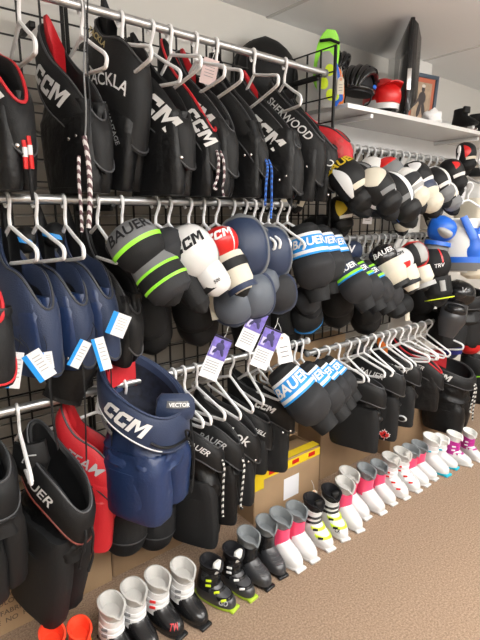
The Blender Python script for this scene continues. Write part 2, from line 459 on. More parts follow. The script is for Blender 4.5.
# ---------------------------------------------------------------- ski boots
def boot(label, loc, yaw=0.0, s=1.0, shell=SHW, cuff=SHW, liner=LINR, sole=None, buckle=None, nb=2, bmat=None, text=None, tmat=LET, cstrap=None, group='child size ski boots in a row', ribs=False, inner=None, tongue=None, lean=0.0, lh=1.0):
    root = thing('ski_boot', label, 'ski boot', loc, (0, lean, yaw), s, group)
    n = 28; A = [2*PI*k/n for k in range(n)]
    def ring(yc, hl, hw, z, e=.82, dz=None):
        return [V((hw*sp(math.sin(ph), e), yc-hl*sp(math.cos(ph), e), z+(dz(ph) if dz else 0))) for ph in A]
    T = [(.018, (.0, .134, .053)), (.03, (.0, .136, .0555)), (.05, (.001, .134, .056)), (.066, (.006, .127, .055)), (.08, (.018, .112, .053)), (.095, (.033, .094, .051)), (.112, (.047, .077, .049)), (.13, (.054, .066, .047)), (.145, (.055, .06, .045))]
    def sh(ph, z, o=0.0):
        yc, hl, hw = lerp(T, z); return V(((hw+o)*sp(math.sin(ph), .82), yc-(hl+o)*sp(math.cos(ph), .82), z))
    sm = sole or shell
    so = mk('sole', loft([ring(.0, .130, .047, 0), ring(.0, .138, .052, .004), ring(0, .140, .0545, .012), ring(0, .138, .054, .02)]), sm, root)
    mk('toe_lug', box(0, -.132, .009, .070, .03, .018, .006), sm, so); mk('heel_lug', box(0, .136, .009, .058, .026, .018, .004), sm, so)
    sb = mk('lower_shell', loft([[sh(ph, z) for ph in A] for z, _ in T]), shell, root)
    C = [(.082, (.040, .088, .0545)), (.098, (.048, .078, .0535)), (.125, (.050, .070, .0525)), (.15, (.046, .066, .0525)), (.190, (.039, .063, .052)), (.208, (.036, .061, .051))]
    def cf(ph, z, o=0.0):
        yc, hl, hw = lerp(C, z); return V(((hw+o)*sp(math.sin(ph), .85), yc-(hl+o)*sp(math.cos(ph), .85), z+.012*(-math.cos(ph))*max(0, z-.1)/.1))
    cb = mk('cuff', loft([[cf(ph, z) for ph in A] for z, _ in C]+[[cf(ph, .208, -.006) for ph in A], [cf(ph, .18, -.009) for ph in A]], cap1=True), cuff, root)
    # felt liner: flared collar, high back, notched front
    def top(ph):
        f = math.cos(ph)
        d = math.atan2(math.sin(ph), math.cos(ph))
        return (-.014*f-.034*math.exp(-(d/.33)**2))*lh
    hL = .206+(.060*lh)
    rr = [ring(.039, .055, .044, .19), ring(.037, .058, .048, .212), ring(.034, .064, .053, .214+.025*lh, .85, lambda p: .35*top(p)), ring(.030, .072, .060, hL-.010, .88, top), ring(.029, .072, .060, hL-.001, .88, top), ring(.029, .064, .050, hL+.001, .9, top), ring(.030, .056, .042, hL-.018, .9, lambda p: .8*top(p)), ring(.034, .046, .034, .222, .9)]
    mk('liner', loft(rr), liner, root)
    if inner is not None:
        mk('liner_tongue', loft([ring(.0+.004, .022, .026, .165), ring(-.006, .02, .028, hL-.03), ring(-.012, .017, .03, hL+.004), ring(-.012, .012, .024, hL+.01)]), inner, root)
    bm_ = bmat or buckle
    if buckle is not None:
        zs = [('c', .165), ('c', .128), ('s', .098), ('s', .068)][:nb] if nb < 4 else [('c', .168), ('c', .132), ('s', .100), ('s', .072)]
        for kind, z in zs:
            fn = cf if kind == 'c' else sh
            ph0 = 1.75 if kind == 'c' else 1.15
            rg = []
            for k in range(15):
                ph = -ph0+2*ph0*k/14
                p = fn(ph, z, .0035); q = fn(ph, z, -.002)
                zz = V((0, 0, .0075)); sl = V((0, -.006, 0)) if kind == 's' else V((0, 0, 0))
                rg.append([p-zz+sl, p+zz-sl, q+zz-sl, q-zz+sl])
            st = mk('buckle_strap', loft(rg), (cstrap or buckle) if kind == 'c' else buckle, cb if kind == 'c' else sb)
            pb_ = fn(-1.15 if kind == 'c' else -.75, z, .006); 
            qd = fn(-1.15 if kind == 'c' else -.75, z, .02)-pb_; qd.z = 0
            M = qd.to_track_quat('Y', 'Z').to_matrix().to_4x4(); M.translation = pb_
            mk('buckle', xf(box(0, 0, 0, .032, .006, .014, .002), M), bm_, cb if kind == 'c' else sb)
    if ribs:
        for z in (.072, .082, .092, .102):
            rg = []
            for k in range(11):
                ph = -.55+1.1*k/10
                p = sh(ph, z, .002); q = sh(ph, z, -.002); zz = V((0, -.0015, .0022))
                rg.append([p-zz, p+zz, q+zz, q-zz])
            mk('bellows_rib', loft(rg), mat('rib_highlight', (.12, .12, .125), .25), sb)  # paler grey paints in the highlights on the black ribs
    if text:
        for (body, size, pha, z, m2) in text:
            def fr(x, pha=pha, z=z):
                # text runs towards the toe on the near side
                ph = pha+x/.11
                P = sh(ph, z, .0); Tn = (sh(ph+.05, z)-sh(ph-.05, z)).normalized(); U = (sh(ph, z+.008)-sh(ph, z-.008)).normalized()
                N = Tn.cross(U).normalized()
                if N.x > 0 and pha < 0 and abs(N.x) > .3: N = -N
                if N.z < -.1: N = -N
                return P, Tn, N
            mk('lettering', text_on(body, size, fr, .003, bold=.02, shear=.2), m2, sb, smooth=False)
    return root

# ================================================================ setting
def structure(o): o['kind'] = 'structure'; return o
WY, CZ = .45, 2.454
carpet = bpy.data.materials.new('beige_carpet'); carpet.use_nodes = True
nt = carpet.node_tree; bs = nt.nodes['Principled BSDF']; bs.inputs['Roughness'].default_value = .95
tc = nt.nodes.new('ShaderNodeTexCoord'); n1 = nt.nodes.new('ShaderNodeTexNoise'); n1.inputs['Scale'].default_value = 130; n1.inputs['Detail'].default_value = 6; n1.inputs['Roughness'].default_value = .75
r1 = nt.nodes.new('ShaderNodeValToRGB'); r1.color_ramp.elements[0].position = .36; r1.color_ramp.elements[1].position = .64
r1.color_ramp.elements[0].color = (.175, .115, .073, 1); r1.color_ramp.elements[1].color = (.385, .272, .19, 1)
nt.links.new(tc.outputs['Object'], n1.inputs['Vector']); nt.links.new(n1.outputs['Fac'], r1.inputs['Fac']); nt.links.new(r1.outputs['Color'], bs.inputs['Base Color'])
bp = nt.nodes.new('ShaderNodeBump'); bp.inputs['Strength'].default_value = .5; bp.inputs['Distance'].default_value = .006
nt.links.new(n1.outputs['Fac'], bp.inputs['Height']); nt.links.new(bp.outputs['Normal'], bs.inputs['Normal'])
WALL = mat('warm_grey_paint', (.60, .585, .55), .8, bump=.08, scale=120)
WALLW = mat('white_paint', (.66, .66, .64), .7, bump=.05, scale=120)
CEIL = mat('ceiling_panel', (.76, .77, .77), .85, bump=.1, scale=90)
SEAM = mat('ceiling_seam', (.58, .58, .57), .8)
X0, X1, Y0 = -2.6, 7.0, -4.6
structure(mk('floor', box((X0+X1)/2, (Y0+WY)/2, -.03, X1-X0+.2, WY-Y0+.2, .06), carpet, smooth=False))
structure(mk('ceiling', box((X0+X1)/2, (Y0+WY)/2, CZ+.03, X1-X0+.2, WY-Y0+.2, .06), CEIL, smooth=False))
structure(mk('wall_back', box((X0+X1)/2, WY+.05, CZ/2, X1-X0+.2, .1, CZ), WALL, smooth=False))
structure(mk('wall_front', box((X0+X1)/2, Y0-.05, CZ/2, X1-X0+.2, .1, CZ), WALL, smooth=False))
structure(mk('wall_left', box(X0-.05, (Y0+WY)/2, CZ/2, .1, WY-Y0, CZ), WALL, smooth=False))
structure(mk('wall_right', box(X1+.05, (Y0+WY)/2, CZ/2, .1, WY-Y0, CZ), WALL, smooth=False))
structure(mk('wall_pillar', box(2.95, WY-.06, CZ/2, .30, .13, CZ, .004), WALLW, smooth=False))
structure(mk('baseboard_back', box((X0+X1)/2, WY-.006, .05, X1-X0, .012, .1, .003), WALLW, smooth=False))
structure(mk('wall_panel', join(*[box(1.3, WY-.008, .10+.1*i+.05, 4.4, .016, .094, .004) for i in range(19)]), mat('beige_slatwall', (.27, .245, .21), .7, var=.06, vscale=6), smooth=False))
k = 0
for xx in (.55, 1.77, 2.99, 4.21, 5.43):
    k += 1; structure(mk('trim_%d' % k, box(xx, (Y0+WY)/2, CZ-.002, .02, WY-Y0, .006), SEAM, smooth=False))
for yy in (-.35, -1.57, -2.79):
    k += 1; structure(mk('trim_%d' % k, box((X0+X1)/2, yy, CZ-.0025, X1-X0, .02, .005), SEAM, smooth=False))
k += 1; structure(mk('trim_%d' % k, box(5.1, WY-.008, 2.16, 3.8, .016, .03, .003), SEAM, smooth=False))

# ================================================================ rails, grid panels, shelf
def rail(label, x0, x1, z, brk, r=.0135, cap=None, name='hanging_rail'):
    root = thing(name, label, 'clothes rail', (x0, 0, z))
    L = x1-x0
    mk('tube', tube([(0, 0, 0), (L, 0, 0)], r, 14), STEEL, root)
    for e in (0, L): mk('end_cap', ellipsoid((e, 0, 0), .012, r*1.25, r*1.25, 12, 8, zmin=-.99), cap or GRYM, root)
    for bx in brk:
        mk('bracket', join(box(bx-x0, .145, -.022, .012, .29, .022, .003), box(bx-x0, 0, -.017, .016, .03, .012, .003), box(bx-x0, .293, -.02, .03, .008, .07, .002)), WIRE, root)
rail('upper steel rail sloping across the top left, holding black pants', -.5, 1.70, 2.095, [.02, 1.66])
rail('middle steel rail holding navy and white gear at left', -.5, 1.53, 1.547, [.02, .69, 1.50])
rail('low steel rail behind the red and navy pants, round white end', -.5, 1.64, .92, [.02, .70, 1.6], cap=WHT)
rail('low steel rail at right holding the last row of black pants', 1.64, 3.15, .855, [1.72, 3.0])
rail('upper rail under the white shelf crowded with grey hangers', 1.72, 3.0, 1.81, [1.75, 2.9])
rail('middle rail at right below the shelf with grey hangers', 1.78, 2.78, 1.39, [1.8, 2.7])

def grid(label, x0, x1, z0, z1, y=.30, dx=.0762):
    root = thing('wire_grid', label, 'grid panel', ((x0+x1)/2, y, z0), group='black wire grid panels')
    parts = []; w = x1-x0; h = z1-z0
    n = round(w/dx)
    for i in range(n+1):
        parts.append(box(-w/2+w*i/n, 0, h/2, .006, .006, h))
    m = round(h/dx)
    for i in range(m+1): parts.append(box(0, -.005, h*i/m, w, .005, .005))
    mk('wire_mesh', join(*parts), WIRE, root, smooth=False)
    for e in (-w/2, w/2): mk('edge_bar', box(e, 0, h/2, .012, .012, h, .003), WIRE, root)
    for e in (-w/2+.1, w/2-.1): mk('wall_clip', box(e, .065, h-.1, .02, .13, .02, .003), WIRE, root)
grid('black wire grid panel behind the navy gear at far left', -.35, .685, .48, 2.22)
grid('black wire grid panel behind the white and blue pads', .70, 1.66, .48, 2.22)
grid('black wire grid panel behind the right-hand rails under the shelf', 1.72, 2.77, .80, 1.86)
# short end panel that stands out from the wall beside the shelf
root = thing('wire_grid', 'narrow black wire panel standing out from the wall at the shelf end', 'grid panel', (1.715, .12, 1.2))
ps = [box(0, -.16+.32*i/4, .5, .006, .006, 1.0) for i in range(5)]+[box(.005, 0, i*.1, .005, .32, .005) for i in range(11)]
mk('wire_mesh', join(*ps), WIRE, root, smooth=False)
mk('edge_bar', box(0, -.16, .5, .012, .012, 1.0, .003), WIRE, root)

# shelf
root = thing('wall_shelf', 'long white shelf above the grey hangers, holding helmets and the screen', 'shelf', (1.86, 0, 1.98))
fr = [(0, .0), (.5, -.018), (1.1, -.025), (1.8, -.03), (2.6, -.03), (3.6, -.03)]
pts = [(x, y) for x, y in fr]+[(3.6, WY-.005), (0, WY-.005)]
mk('board', loft([[(x, y, 0) for x, y in pts], [(x, y, .02) for x, y in pts]]), SHW, root, smooth=False)
mk('ledger', box(1.05, WY-.14, -.045, 2.1, .018, .09, .002), WHT, root, smooth=False)
for bx in (.2, 1.3, 2.5): mk('shelf_bracket', join(box(bx, .21, -.012, .02, .40, .02, .003), box(bx, WY-.02, -.09, .02, .02, .18, .003)), WHT, root)

# ================================================================ top row : black pants
def hz(x): return x
def P_(*a, **k):
    if k.get('group') == G1: k['L'] = min(k['L'], a[1][2]-1.565)
    return pants(*a, **k)
G1 = 'black hockey pants on the upper rail'
P_('black hockey pants with red edge cut off by the left picture edge, upper rail', (0.362, -0.031, 2.035), a=0.120, drop=.26, L=.5, text='CCM', tsize=.062, tpos=.12, pipe=RED, group=G1, bandh=.13)
P_('black hockey pants with large red kidney pad and white lettering, upper rail', (0.585, -0.011, 2.05), a=0.120, drop=0.29, L=0.56, bandh=0.14, text='CCM', tsize=0.075, tpos=-0.08, pad=RED, padh=.03, group=G1, gs=0.06)
def crest(root, pb, body):
    P = pb(-2.2, -.1, .01)
    o = mk('crest', text_flat('TACKLA', .024, P+V((-.004, -.02, -.035)), (0, -.8, -.5), (-1, 0, 0), bold=.03), GOLD, root, smooth=False)
    mk('lettering', text_flat('ADVANTAGE', .024, (-.078, -.06, -.30), (0, -.52, -.85), (-1, 0, .0), .006, shear=.2), LETG, root, smooth=False)
P_('boxy black hockey pants with gold crest and steep white lettering, upper rail', (0.76, -0.003, 2.084), a=0.112, b=0.049, drop=.13, L=.5, bandh=.25, text='TACKLA', tsize=.05, tpos=.02, tdy=.0, gs=.16, lean=.16, pad=BLK2, padh=.07, group=G1, extra=crest, snaps=False, shear=-.2)
P_('black hockey pants with biggest white lettering, black and red inner pad, upper rail', (0.867, -0.016, 2.072), a=0.125, drop=0.28, L=0.58, bandh=0.15, text='CCM', tsize=0.088, tpos=0.1, pad=BLK2, padh=.02, pipe=None, group=G1, lin=RED, gs=0.05)
P_('black hockey pants with red rim, tucked behind the biggest lettering, upper rail', (0.993, -0.006, 2.095), a=0.112, b=0.037, drop=0.32, L=0.56, text='CCM', tsize=0.062, tpos=0.27, pipe=RED, group=G1, lace=(LACE, .06), bandh=0.13, gs=0.05)
P_('black hockey pants with red tab at the back of the waist, upper rail', (1.058, -0.013, 2.069), a=0.120, b=0.041, drop=0.29, L=0.56, text='CCM', tsize=0.074, tpos=-0.02, pad=RED, padh=.012, group=G1, bandh=0.15, gs=0.05)
P_('black hockey pants with pinkish paper tag and red inside rim, upper rail', (1.2, -0.014, 2.09), a=0.120, b=0.034, drop=0.33, L=0.54, pad=BLK2, padh=.04, lin=RED, group=G1, lace=(LACEU, .12), bandh=0.13, gs=0.05)
P_('black hockey pants with clean white lettering near the round black pad, upper rail', (1.358, -0.019, 2.056), a=0.138, b=0.045, drop=0.31, L=0.58, bandh=0.17, text='CCM', tsize=0.08, tpos=0.04, pad=RED, padh=.006, group=G1, gs=0.03)
P_('black hockey pants with long slanted white wordmark, upper rail', (1.529, -0.02, 2.04), a=0.138, b=0.041, drop=0.24, L=0.5, bandh=0.17, text='SHERWOOD', tsize=0.046, tpos=-.03, tdy=-0.2, group=G1, lean=.1, gs=0.04)
P_('last black hockey pants on the upper rail, beside the red pair', (1.638, -0.013, 1.977), a=0.120, b=0.041, drop=0.2, L=0.42, bandh=0.17, text='SHERWOOD', tsize=.042, tpos=.16, group=G1, lean=.1, gs=0.04)
P_('red hockey pants at the end of the upper rail under the shelf corner', (1.714, -0.004, 1.946), a=0.112, b=0.045, drop=.14, L=.31, col_=RED2, band=RED, leg=RED2, snaps=False, group='hockey pants')
WH = 'white hangers on the upper rail'
for x, yw, tl, nm in ((.455, -.5, .1, 'the cut-off black pants at the left edge'), (.63, .1, .1, 'the pants with the large red kidney pad'), (.752, -.62, -.12, 'the boxy pants with the gold crest'), (.858, .1, .1, 'the pants with biggest lettering'), (.925, -.35, -.15, 'the red-rimmed pants behind the biggest lettering'),
                       (1.028, -.35, -.1, 'the pants with a red tab'), (1.115, -.3, -.1, 'the pants with a pinkish tag'), (1.29, -.35, -.16, 'the pants nearest the round black pad'), (1.46, -.75, .06, 'the last black pants, showing its empty bar')):
    hanger('white plastic hanger on upper rail carrying '+nm, x, 2.095, random.uniform(-.1, .1)-.6*max(0, x-.85), tl, group=WH, w=.17)
# round black pad behind the rail
root = thing('goalie_pad', 'rounded black pad standing behind the upper rail against the wall', 'pad', (1.66, .34, 1.90), (0.0, 0, -.25))
mk('shell', xf(shield(oval(.155, .6), dome(.05), .40, 1.0, .03)[0], Matrix.Translation((0, 0, .42))), BLK2, root)
mk('edge_binding', xf(shield(oval(.158, .6), [(0, 0), (1, 0)], .405, .5, .03)[0], Matrix.Translation((0, .02, .4225))), BLK3, root)

# ================================================================ boards at the shelf end
def board(label, loc, rot, m, h, w, top=None, dots=None):
    root = thing('graphic_board', label, 'board', loc, rot, group='small boards at the shelf end')
    vf, _ = shield(oval(w, .35, lo=.05), [(0, .012), (.15, 0), (.85, 0), (1, .012)], h, .15, .008)
    mk('deck', move(vf, 0, 0, h), m, root)
    if top: mk('strap', tube([(-w*.8, -.014, h*.8), (0, -.03, h*.82), (w*.8, -.014, h*.8)], .007), top, root)
    if dots:
        for i, mm in enumerate(dots): mk('graphic', move(shield(oval(w*.42, .5), [(0, 0), (1, 0)], h*.22, .1, .002)[0], (-1)**i*w*.3, -.006, h*(.34+.22*i)), mm, root)
    return root
board('lime green board with black top strap, behind the grid panel', (1.818, 0.12, 2.06), (.0, .12, -.7), LIME, .26, .055, WIRE, [BPL, BPL])
board('neon yellow and grey patterned board at the shelf end', (1.761, 0.03, 1.969), (0, -.08, -.95), GRYL, .23, .045, None, [NEON, NEON, NEON])
board('blue and yellow board between patterned and orange boards', (1.825, 0.05, 1.985), (0, -.1, -.9), BLUE, .20, .035, None, [NEON, WHT])
board('orange topped board beside the black helmet', (1.884, 0.07, 1.996), (0, -.12, -.9), ORG, .17, .03, None, [BLUE])

# ================================================================ helmets
def bike_helmet(label, loc, yaw, s, acc, tilt=0.0):
    root = thing('bike_helmet', label, 'helmet', loc, (0, tilt, yaw), s)
    vf = ellipsoid((0, 0, .02), .085, .125, .115, 24, 12, zmin=-.15)
    mk('inner_shell', vf, LETD, root)
    ribs = []
    for q in (-.75, -.38, 0, .38, .75):
        pts = []
        for k in range(13):
            a = PI*(k/12)
            w = .092*math.sin(q*1.25)*(.55+.45*math.sin(a))
            pts.append((w, -.135*math.cos(a), .02+.122*math.sin(a)*math.cos(q*.75)))
        ribs.append(tube(pts, [.008+.016*math.sin(PI*k/12) for k in range(13)], 8))
    ribs.append(tube([(.09*math.cos(a), .132*math.sin(a), .022) for a in [2*PI*k/24 for k in range(24)]], .012, 8, True))
    mk('vented_shell', join(*ribs), BPL, root)
    for sx in (-1, 1): mk('side_badge', ellipsoid((sx*.088, .02, .045), .012, .02, .014, 12, 8, zmin=-.99), acc, root)
    mk('chin_strap', tube(smooth_pts([(-.08, .02, .01), (-.07, 0, -.05), (0, -.03, -.075), (.07, 0, -.05), (.08, .02, .01)], 4), .005, 6), WIRE, root)
bike_helmet('larger black vented helmet with blue badge and price tag on shelf', (2.03, .08, 2.07), -1.2, .82, BLUE, .1)
bike_helmet('smaller black vented helmet with blue top, behind the larger one', (2.03, .22, 2.19), -.9, .66, BLUE, .1)
root = thing('helmet', 'glossy red and white helmet with pointed back beside the black screen', 'helmet', (2.24, .10, 2.035), (0, 0, -.5), .86)
rings = []
for i in range(11):
    a = -.35+(PI/2+.35)*i/10
    rings.append([(.095*math.cos(a)*math.cos(q), .125*math.cos(a)*math.sin(q)+(-.045*max(0, math.cos(a))*(math.sin(q) < -.5)), .05+.115*math.sin(a)+.02*math.sin(q)*0) for q in [2*PI*k/28 for k in range(28)]])
mk('shell', loft(rings), REDP, root)
mk('visor', loft([[(x*.075, -.10-.0*x, .085+.02*(1-x*x)) for x in (-1, -.5, 0, .5, 1)]+[(x*.04, -.20, .10+.01*(1-x*x)) for x in (1, .5, 0, -.5, -1)], [(x*.075, -.10, .097+.02*(1-x*x)) for x in (-1, -.5, 0, .5, 1)]+[(x*.04, -.20, .106+.01*(1-x*x)) for x in (1, .5, 0, -.5, -1)]]), REDP, root)
mk('white_jaw', loft([[(.098*math.cos(q), .128*math.sin(q)-.02, z) for q in [PI*.95+1.1*PI*k/16 for k in range(17)]]+[(.080*math.cos(q), .11*math.sin(q)-.02, z) for q in [PI*2.05-1.1*PI*k/16 for k in range(17)]] for z in (-.02, .0, .03)]), SHW, root)
mk('dark_padding', ellipsoid((0, 0, .02), .088, .118, .05, 20, 8, zmin=-.9), LETD, root)
for sx in (-1, 1): mk('vent', box(sx*.06, -.075, .13, .012, .05, .012, .004), LETD, root)

# ================================================================ screen, picture, paper on the shelf
root = thing('television', 'black flat screen seen almost edge-on at the shelf front', 'television', (2.48, .137, 2.0), (0, 0, math.radians(41+180)))
mk('bezel', box(0, 0, .225, .52, .022, .43, .005), BPL, root)
mk('screen', box(0, -.0115, .23, .49, .003, .39, .001), mat('dark_glass', (.004, .005, .006), .08), root)
mk('rear_casing', loft([[(x*w, .011+d, .225+z*h) for x, z in ((-1, -1), (1, -1), (1, 1), (-1, 1))] for w, h, d in ((.25, .205, 0), (.235, .19, .02), (.19, .14, .045), (.16, .11, .052))]), BPL, root)
mk('silver_edge', box(.2605, .0, .16, .003, .02, .10, .001), CHROME, root)
mk('stand', join(box(0, 0, .006, .24, .13, .012, .004), box(0, .01, .025, .06, .03, .04, .004)), BPL, root)
root = thing('picture_frame', 'blue-grey framed sports photo with salmon mat leaning by the pillar', 'picture frame', (2.84, .24, 2.0), (.06, 0, -.18))
FRM = mat('blue_grey_wood', (.05, .075, .11), .4)
mk('frame', join(box(-.115, 0, .165, .022, .02, .33, .003), box(.115, 0, .165, .022, .02, .33, .003), box(0, 0, .011, .23, .02, .022, .003), box(0, 0, .319, .23, .02, .022, .003)), FRM, root)
mk('mat_board', box(0, .003, .165, .21, .006, .30), mat('salmon_card', (.48, .13, .07), .7), root)
pr = mk('print', box(0, -.001, .165, .155, .004, .235), mat('sepia_print', (.38, .28, .19), .5, var=.25, vscale=25), root)
mk('printed_figure', join(*[xf(ellipsoid((0, 0, 0), rx, .002, rz, 14, 8, zmin=-.99), Matrix.Translation((x, -.004, z)) @ Matrix.Rotation(an, 4, 'Y')) for x, z, rx, rz, an in ((.005, .245, .014, .018, 0), (.0, .195, .032, .038, .2), (-.018, .13, .015, .045, .25), (.02, .13, .015, .045, -.25), (-.035, .18, .008, .05, .7))]), mat('print_dark', (.05, .04, .04), .6), pr)
mk('printed_helmet', ellipsoid((.005, -.0045, .262), .016, .002, .010, 12, 6, zmin=-.99), mat('print_pale', (.6, .55, .5), .6), pr)
vf = ellipsoid((0, 0, .03), .07, .045, .035, 18, 10, zmin=-.95)
vf = [v+V((0, 0, 1))*noise.noise(v*30)*.02+v*noise.noise(v*45+V((3, 1, 2)))*.35*V((1, 1, 0)).length*.3 for v in vf[0]], vf[1]
tag(mk('crumpled_paper', move(vf, 2.62, .02, 2.003), mat('bright_paper', (.85, .85, .85), .6)), 'crumpled bright white paper in front of the framed photo', 'paper')
# dark gear at the far end of the shelf
for x, y, lab, m2 in ((3.05, .05, 'black skate boot lying nearest the framed photo on shelf', BLK2), (3.30, .06, 'black skate boot with grey side, middle of the shelf end', GRYD), (3.62, .05, 'black skate boot with red tongue at the far shelf end', RED)):
    root = thing('skate', lab, 'skate', (x, y, 2.0), (0, 0, random.uniform(-.5, .2)), .8, group='dark skates on the shelf')
    mk('boot', loft([[(h*.045*sp(math.sin(q), .8), yc-hl*sp(math.cos(q), .8), z) for q in [2*PI*k/18 for k in range(18)]] for yc, hl, h, z in ((0, .12, .8, .035), (0, .125, .95, .055), (.02, .1, .95, .085), (.05, .06, .85, .12), (.055, .05, .85, .17), (.055, .046, .7, .175))]), BLK2, root)
    mk('tongue', box(0, -.005, .16, .06, .025, .05, .008), m2, root)
    mk('blade_holder', box(0, -.06, .02, .02, .06, .03, .005), WHT, root); mk('blade_holder', box(0, .07, .02, .02, .06, .03, .005), WHT, root)
    mk('blade', box(0, 0, .004, .004, .25, .016, .001), CHROME, root)

# ================================================================ middle row left : navy pants
G2 = 'navy hockey pants on the middle rail'
def strap(dx, l, y=-.13):
    def f(root, pb, body):
        P = pb(-.35, 1.0, .006)
        mk('strap', ribbon(smooth_pts([P+V((0, .0, .02)), P+V((-.012, -.02, -.04)), P+V((-.012+dx*.3, -.012, -.04-l*.5)), P+V((-.01+dx, 0, -.04-l))], 5), (.7, .7, 0), .02), BLK3, root)
        q = pb(-PI+.45, -.42, .004)
        vf, _ = shield(oval(.036, .5), dome(.012), .085, 1.0, .01)
        M = pose(pb(-2.3, -.42, .012), 60, 5, -12)
        fl = mk('waist_flap', xf(vf, M), BLK2, root)
        vf, _ = shield([(0, .03), (1, .034)], [(0, .014), (1, .016)], .014, 1.0, .004)
        mk('blue_accent', xf(vf, M @ Matrix.Translation((0, -.003, -.036))), BLUL, fl)
        b2 = pb(-2.0, 1.25, .004)
        mk('lettering', text_flat('BAUER', .022, body(-2.0, .25)+V((-.004, 0, 0)), (0, -.25, -.97), (-1, 0, 0), .004), LETG, root, smooth=False)
    return f
kw = dict(col_=NAVY2, band=NAVY, leg=NAVY2, snaps=True, drop=.22, bandh=.19, gs=.13, L=.41, kb=1.15, group=G2, pad=BLK2, padh=.09, wr=.004, legpad=False)
P_('navy hockey pants cut off by the left picture edge, middle rail', (0.399, -0.024, 1.453), a=0.103, b=0.045, extra=strap(.02, .2), **kw)
P_('navy hockey pants with grey side lettering, second from left on middle rail', (0.506, -0.005, 1.45), a=0.103, b=0.045, extra=strap(-.0, .27), **kw)
P_('navy hockey pants closest to the black pants on the middle rail', (0.591, -0.006, 1.461), a=0.103, b=0.041, extra=strap(.0, .27), **kw)
P_('black hockey pants with steep white lettering and white tag, middle rail', (0.686, -0.017, 1.466), a=0.125, b=0.041, drop=.27, L=.45, bandh=.14, text='BAUER', tsize=.036, tpos=-.12, tdy=.8, pad=BLK2, padh=.06, group='hockey pants', lean=.12)
P_('black padded pants with red piping cut off by left edge, below navy row', (.215, -.26, 1.42), a=0.086, b=0.049, drop=.16, L=.32, pipe=RED, trim=RED, bandh=.14, group='hockey pants')
hanger('white plastic hanger at left edge carrying the red-piped black pants', .235, 1.547, .05, .1, group='white hangers on the middle rail', w=.19)
pad('black fabric leg panel hanging at a slant below the navy pants', (0.544, -0.06, 1.105), 25, 0, -24, [dict(n='panel', m=BLK, w=[(0, .062), (.5, .066), (1, .058)], p=[(0, 0), (.5, .012), (1, 0)], L=.19, c=.8, th=.02), dict(n='hem', m=BLK2, w=[(0, .061), (1, .061)], L=.012, c=.8, th=.022, at=(0, 0, -.185))], name='leg_panel', cat='hockey pants')
WH = 'white hangers on the middle rail'
for x, yw, tl, nm in ((.375, -.55, -.1, 'the navy pants at the left edge'), (.45, -.45, -.1, 'the second navy pants'), (.535, -.45, -.1, 'the navy pants nearest the black pair'), (.64, -.5, .05, 'the black pants with steep lettering')):
    hanger('white plastic hanger on middle rail carrying '+nm, x, 1.547, random.uniform(-.1, .1), tl, group=WH, w=.165)
for x, yw, nm in ((.725, -.2, 'the grey pads with lime piping'), (.85, .3, 'the dark pads with a red patch'), (.905, .0, 'the white shin guards'), (.985, .2, 'the red capped shin guards'), (1.05, -.2, 'the black and cream pads'), (1.11, .1, 'the first navy pads'), (1.19, -.1, 'the navy pads with grey cup'),
                  (1.245, .2, 'the large navy pads'), (1.295, 0, 'the navy pads with green letter'), (1.335, .15, 'the last navy pads'), (1.385, -.1, 'the first blue-banded pads'), (1.435, .1, 'the second blue-banded pads'), (1.485, .05, 'the third blue-banded pads')):
    hanger('white plastic hanger on middle rail carrying '+nm, x, 1.547, yw, random.uniform(-.08, .08), group=WH, w=.15)

# ================================================================ pads
def liner(L=.32, w=.085, m=BLK3, z=0, y=.03, n='liner'):
    w *= .86
    return dict(n=n, m=m, w=[(0, w*.3), (.06, w*.7), (.15, w*.93), (.35, w), (.75, w*.88), (.9, w*.66), (.97, w*.4), (1, w*.12)], L=L, c=1.15, th=.02, at=(0, y, -z))
def strapl(z, w=.08, m=BLK2): return dict(n='strap', m=m, w=[(0, w), (1, w)], L=.028, c=1.25, th=.004, at=(0, .012, -z))
# grey / black pads with lime piping
ZC = [(0, .04), (.06, .068), (.2, .088), (.5, .097), (.75, .088), (.93, .06), (1, .025)]
DC = [(0, .0), (.2, .02), (.5, .034), (.8, .022), (1, 0)]
pad('grey and black shin guards with lime piping and dark lettering, middle rail', (0.675, -0.1, 1.468), 34, 20, 34, [
    liner(.34, .10), dict(n='knee_cap', m=GRYM, w=ZC, p=DC, L=.19, c=1.1, t=(0.02, .52), text='BAUER', tt=.27, ts=.058, tm=LETD, tb=.02), dict(n='cap_trim', m=LIME, w=ZC, p=DC, L=.19, c=1.1, t=(.50, .575), g=.002, on='knee_cap'), dict(n='cap_base', m=BLK3, w=ZC, p=DC, L=.19, c=1.1, t=(.56, 1), on='knee_cap'),
    dict(n='shin_shell', m=GRYM, w=[(0, .08), (1, .088)], p=[(0, .0), (1, .015)], L=.06, c=1.1, at=(0.01, .012, -.145)), dict(n='lime_piping', m=LIME, w=[(0, .089), (1, .089)], p=[(0, .015), (1, .015)], L=.010, c=1.1, at=(0.01, .011, -.203), on='shin_shell'), dict(n='black_panel', m=BLK3, w=[(0, .088), (1, .088)], p=[(0, .015), (1, .015)], L=.05, c=1.1, at=(0.01, .012, -.21), on='shin_shell'),
    dict(n='lower_piping', m=LIME, w=[(0, .089), (1, .088)], p=[(0, .015), (1, .012)], L=.010, c=1.1, at=(0.01, .011, -.255), on='shin_shell'), dict(n='ankle_panel', m=GRYD, w=[(0, .086), (.7, .08), (1, .05)], p=[(0, .012), (1, 0)], L=.06, c=1.1, at=(0.01, .012, -.262))], .86, group='shin guards on the middle rail')
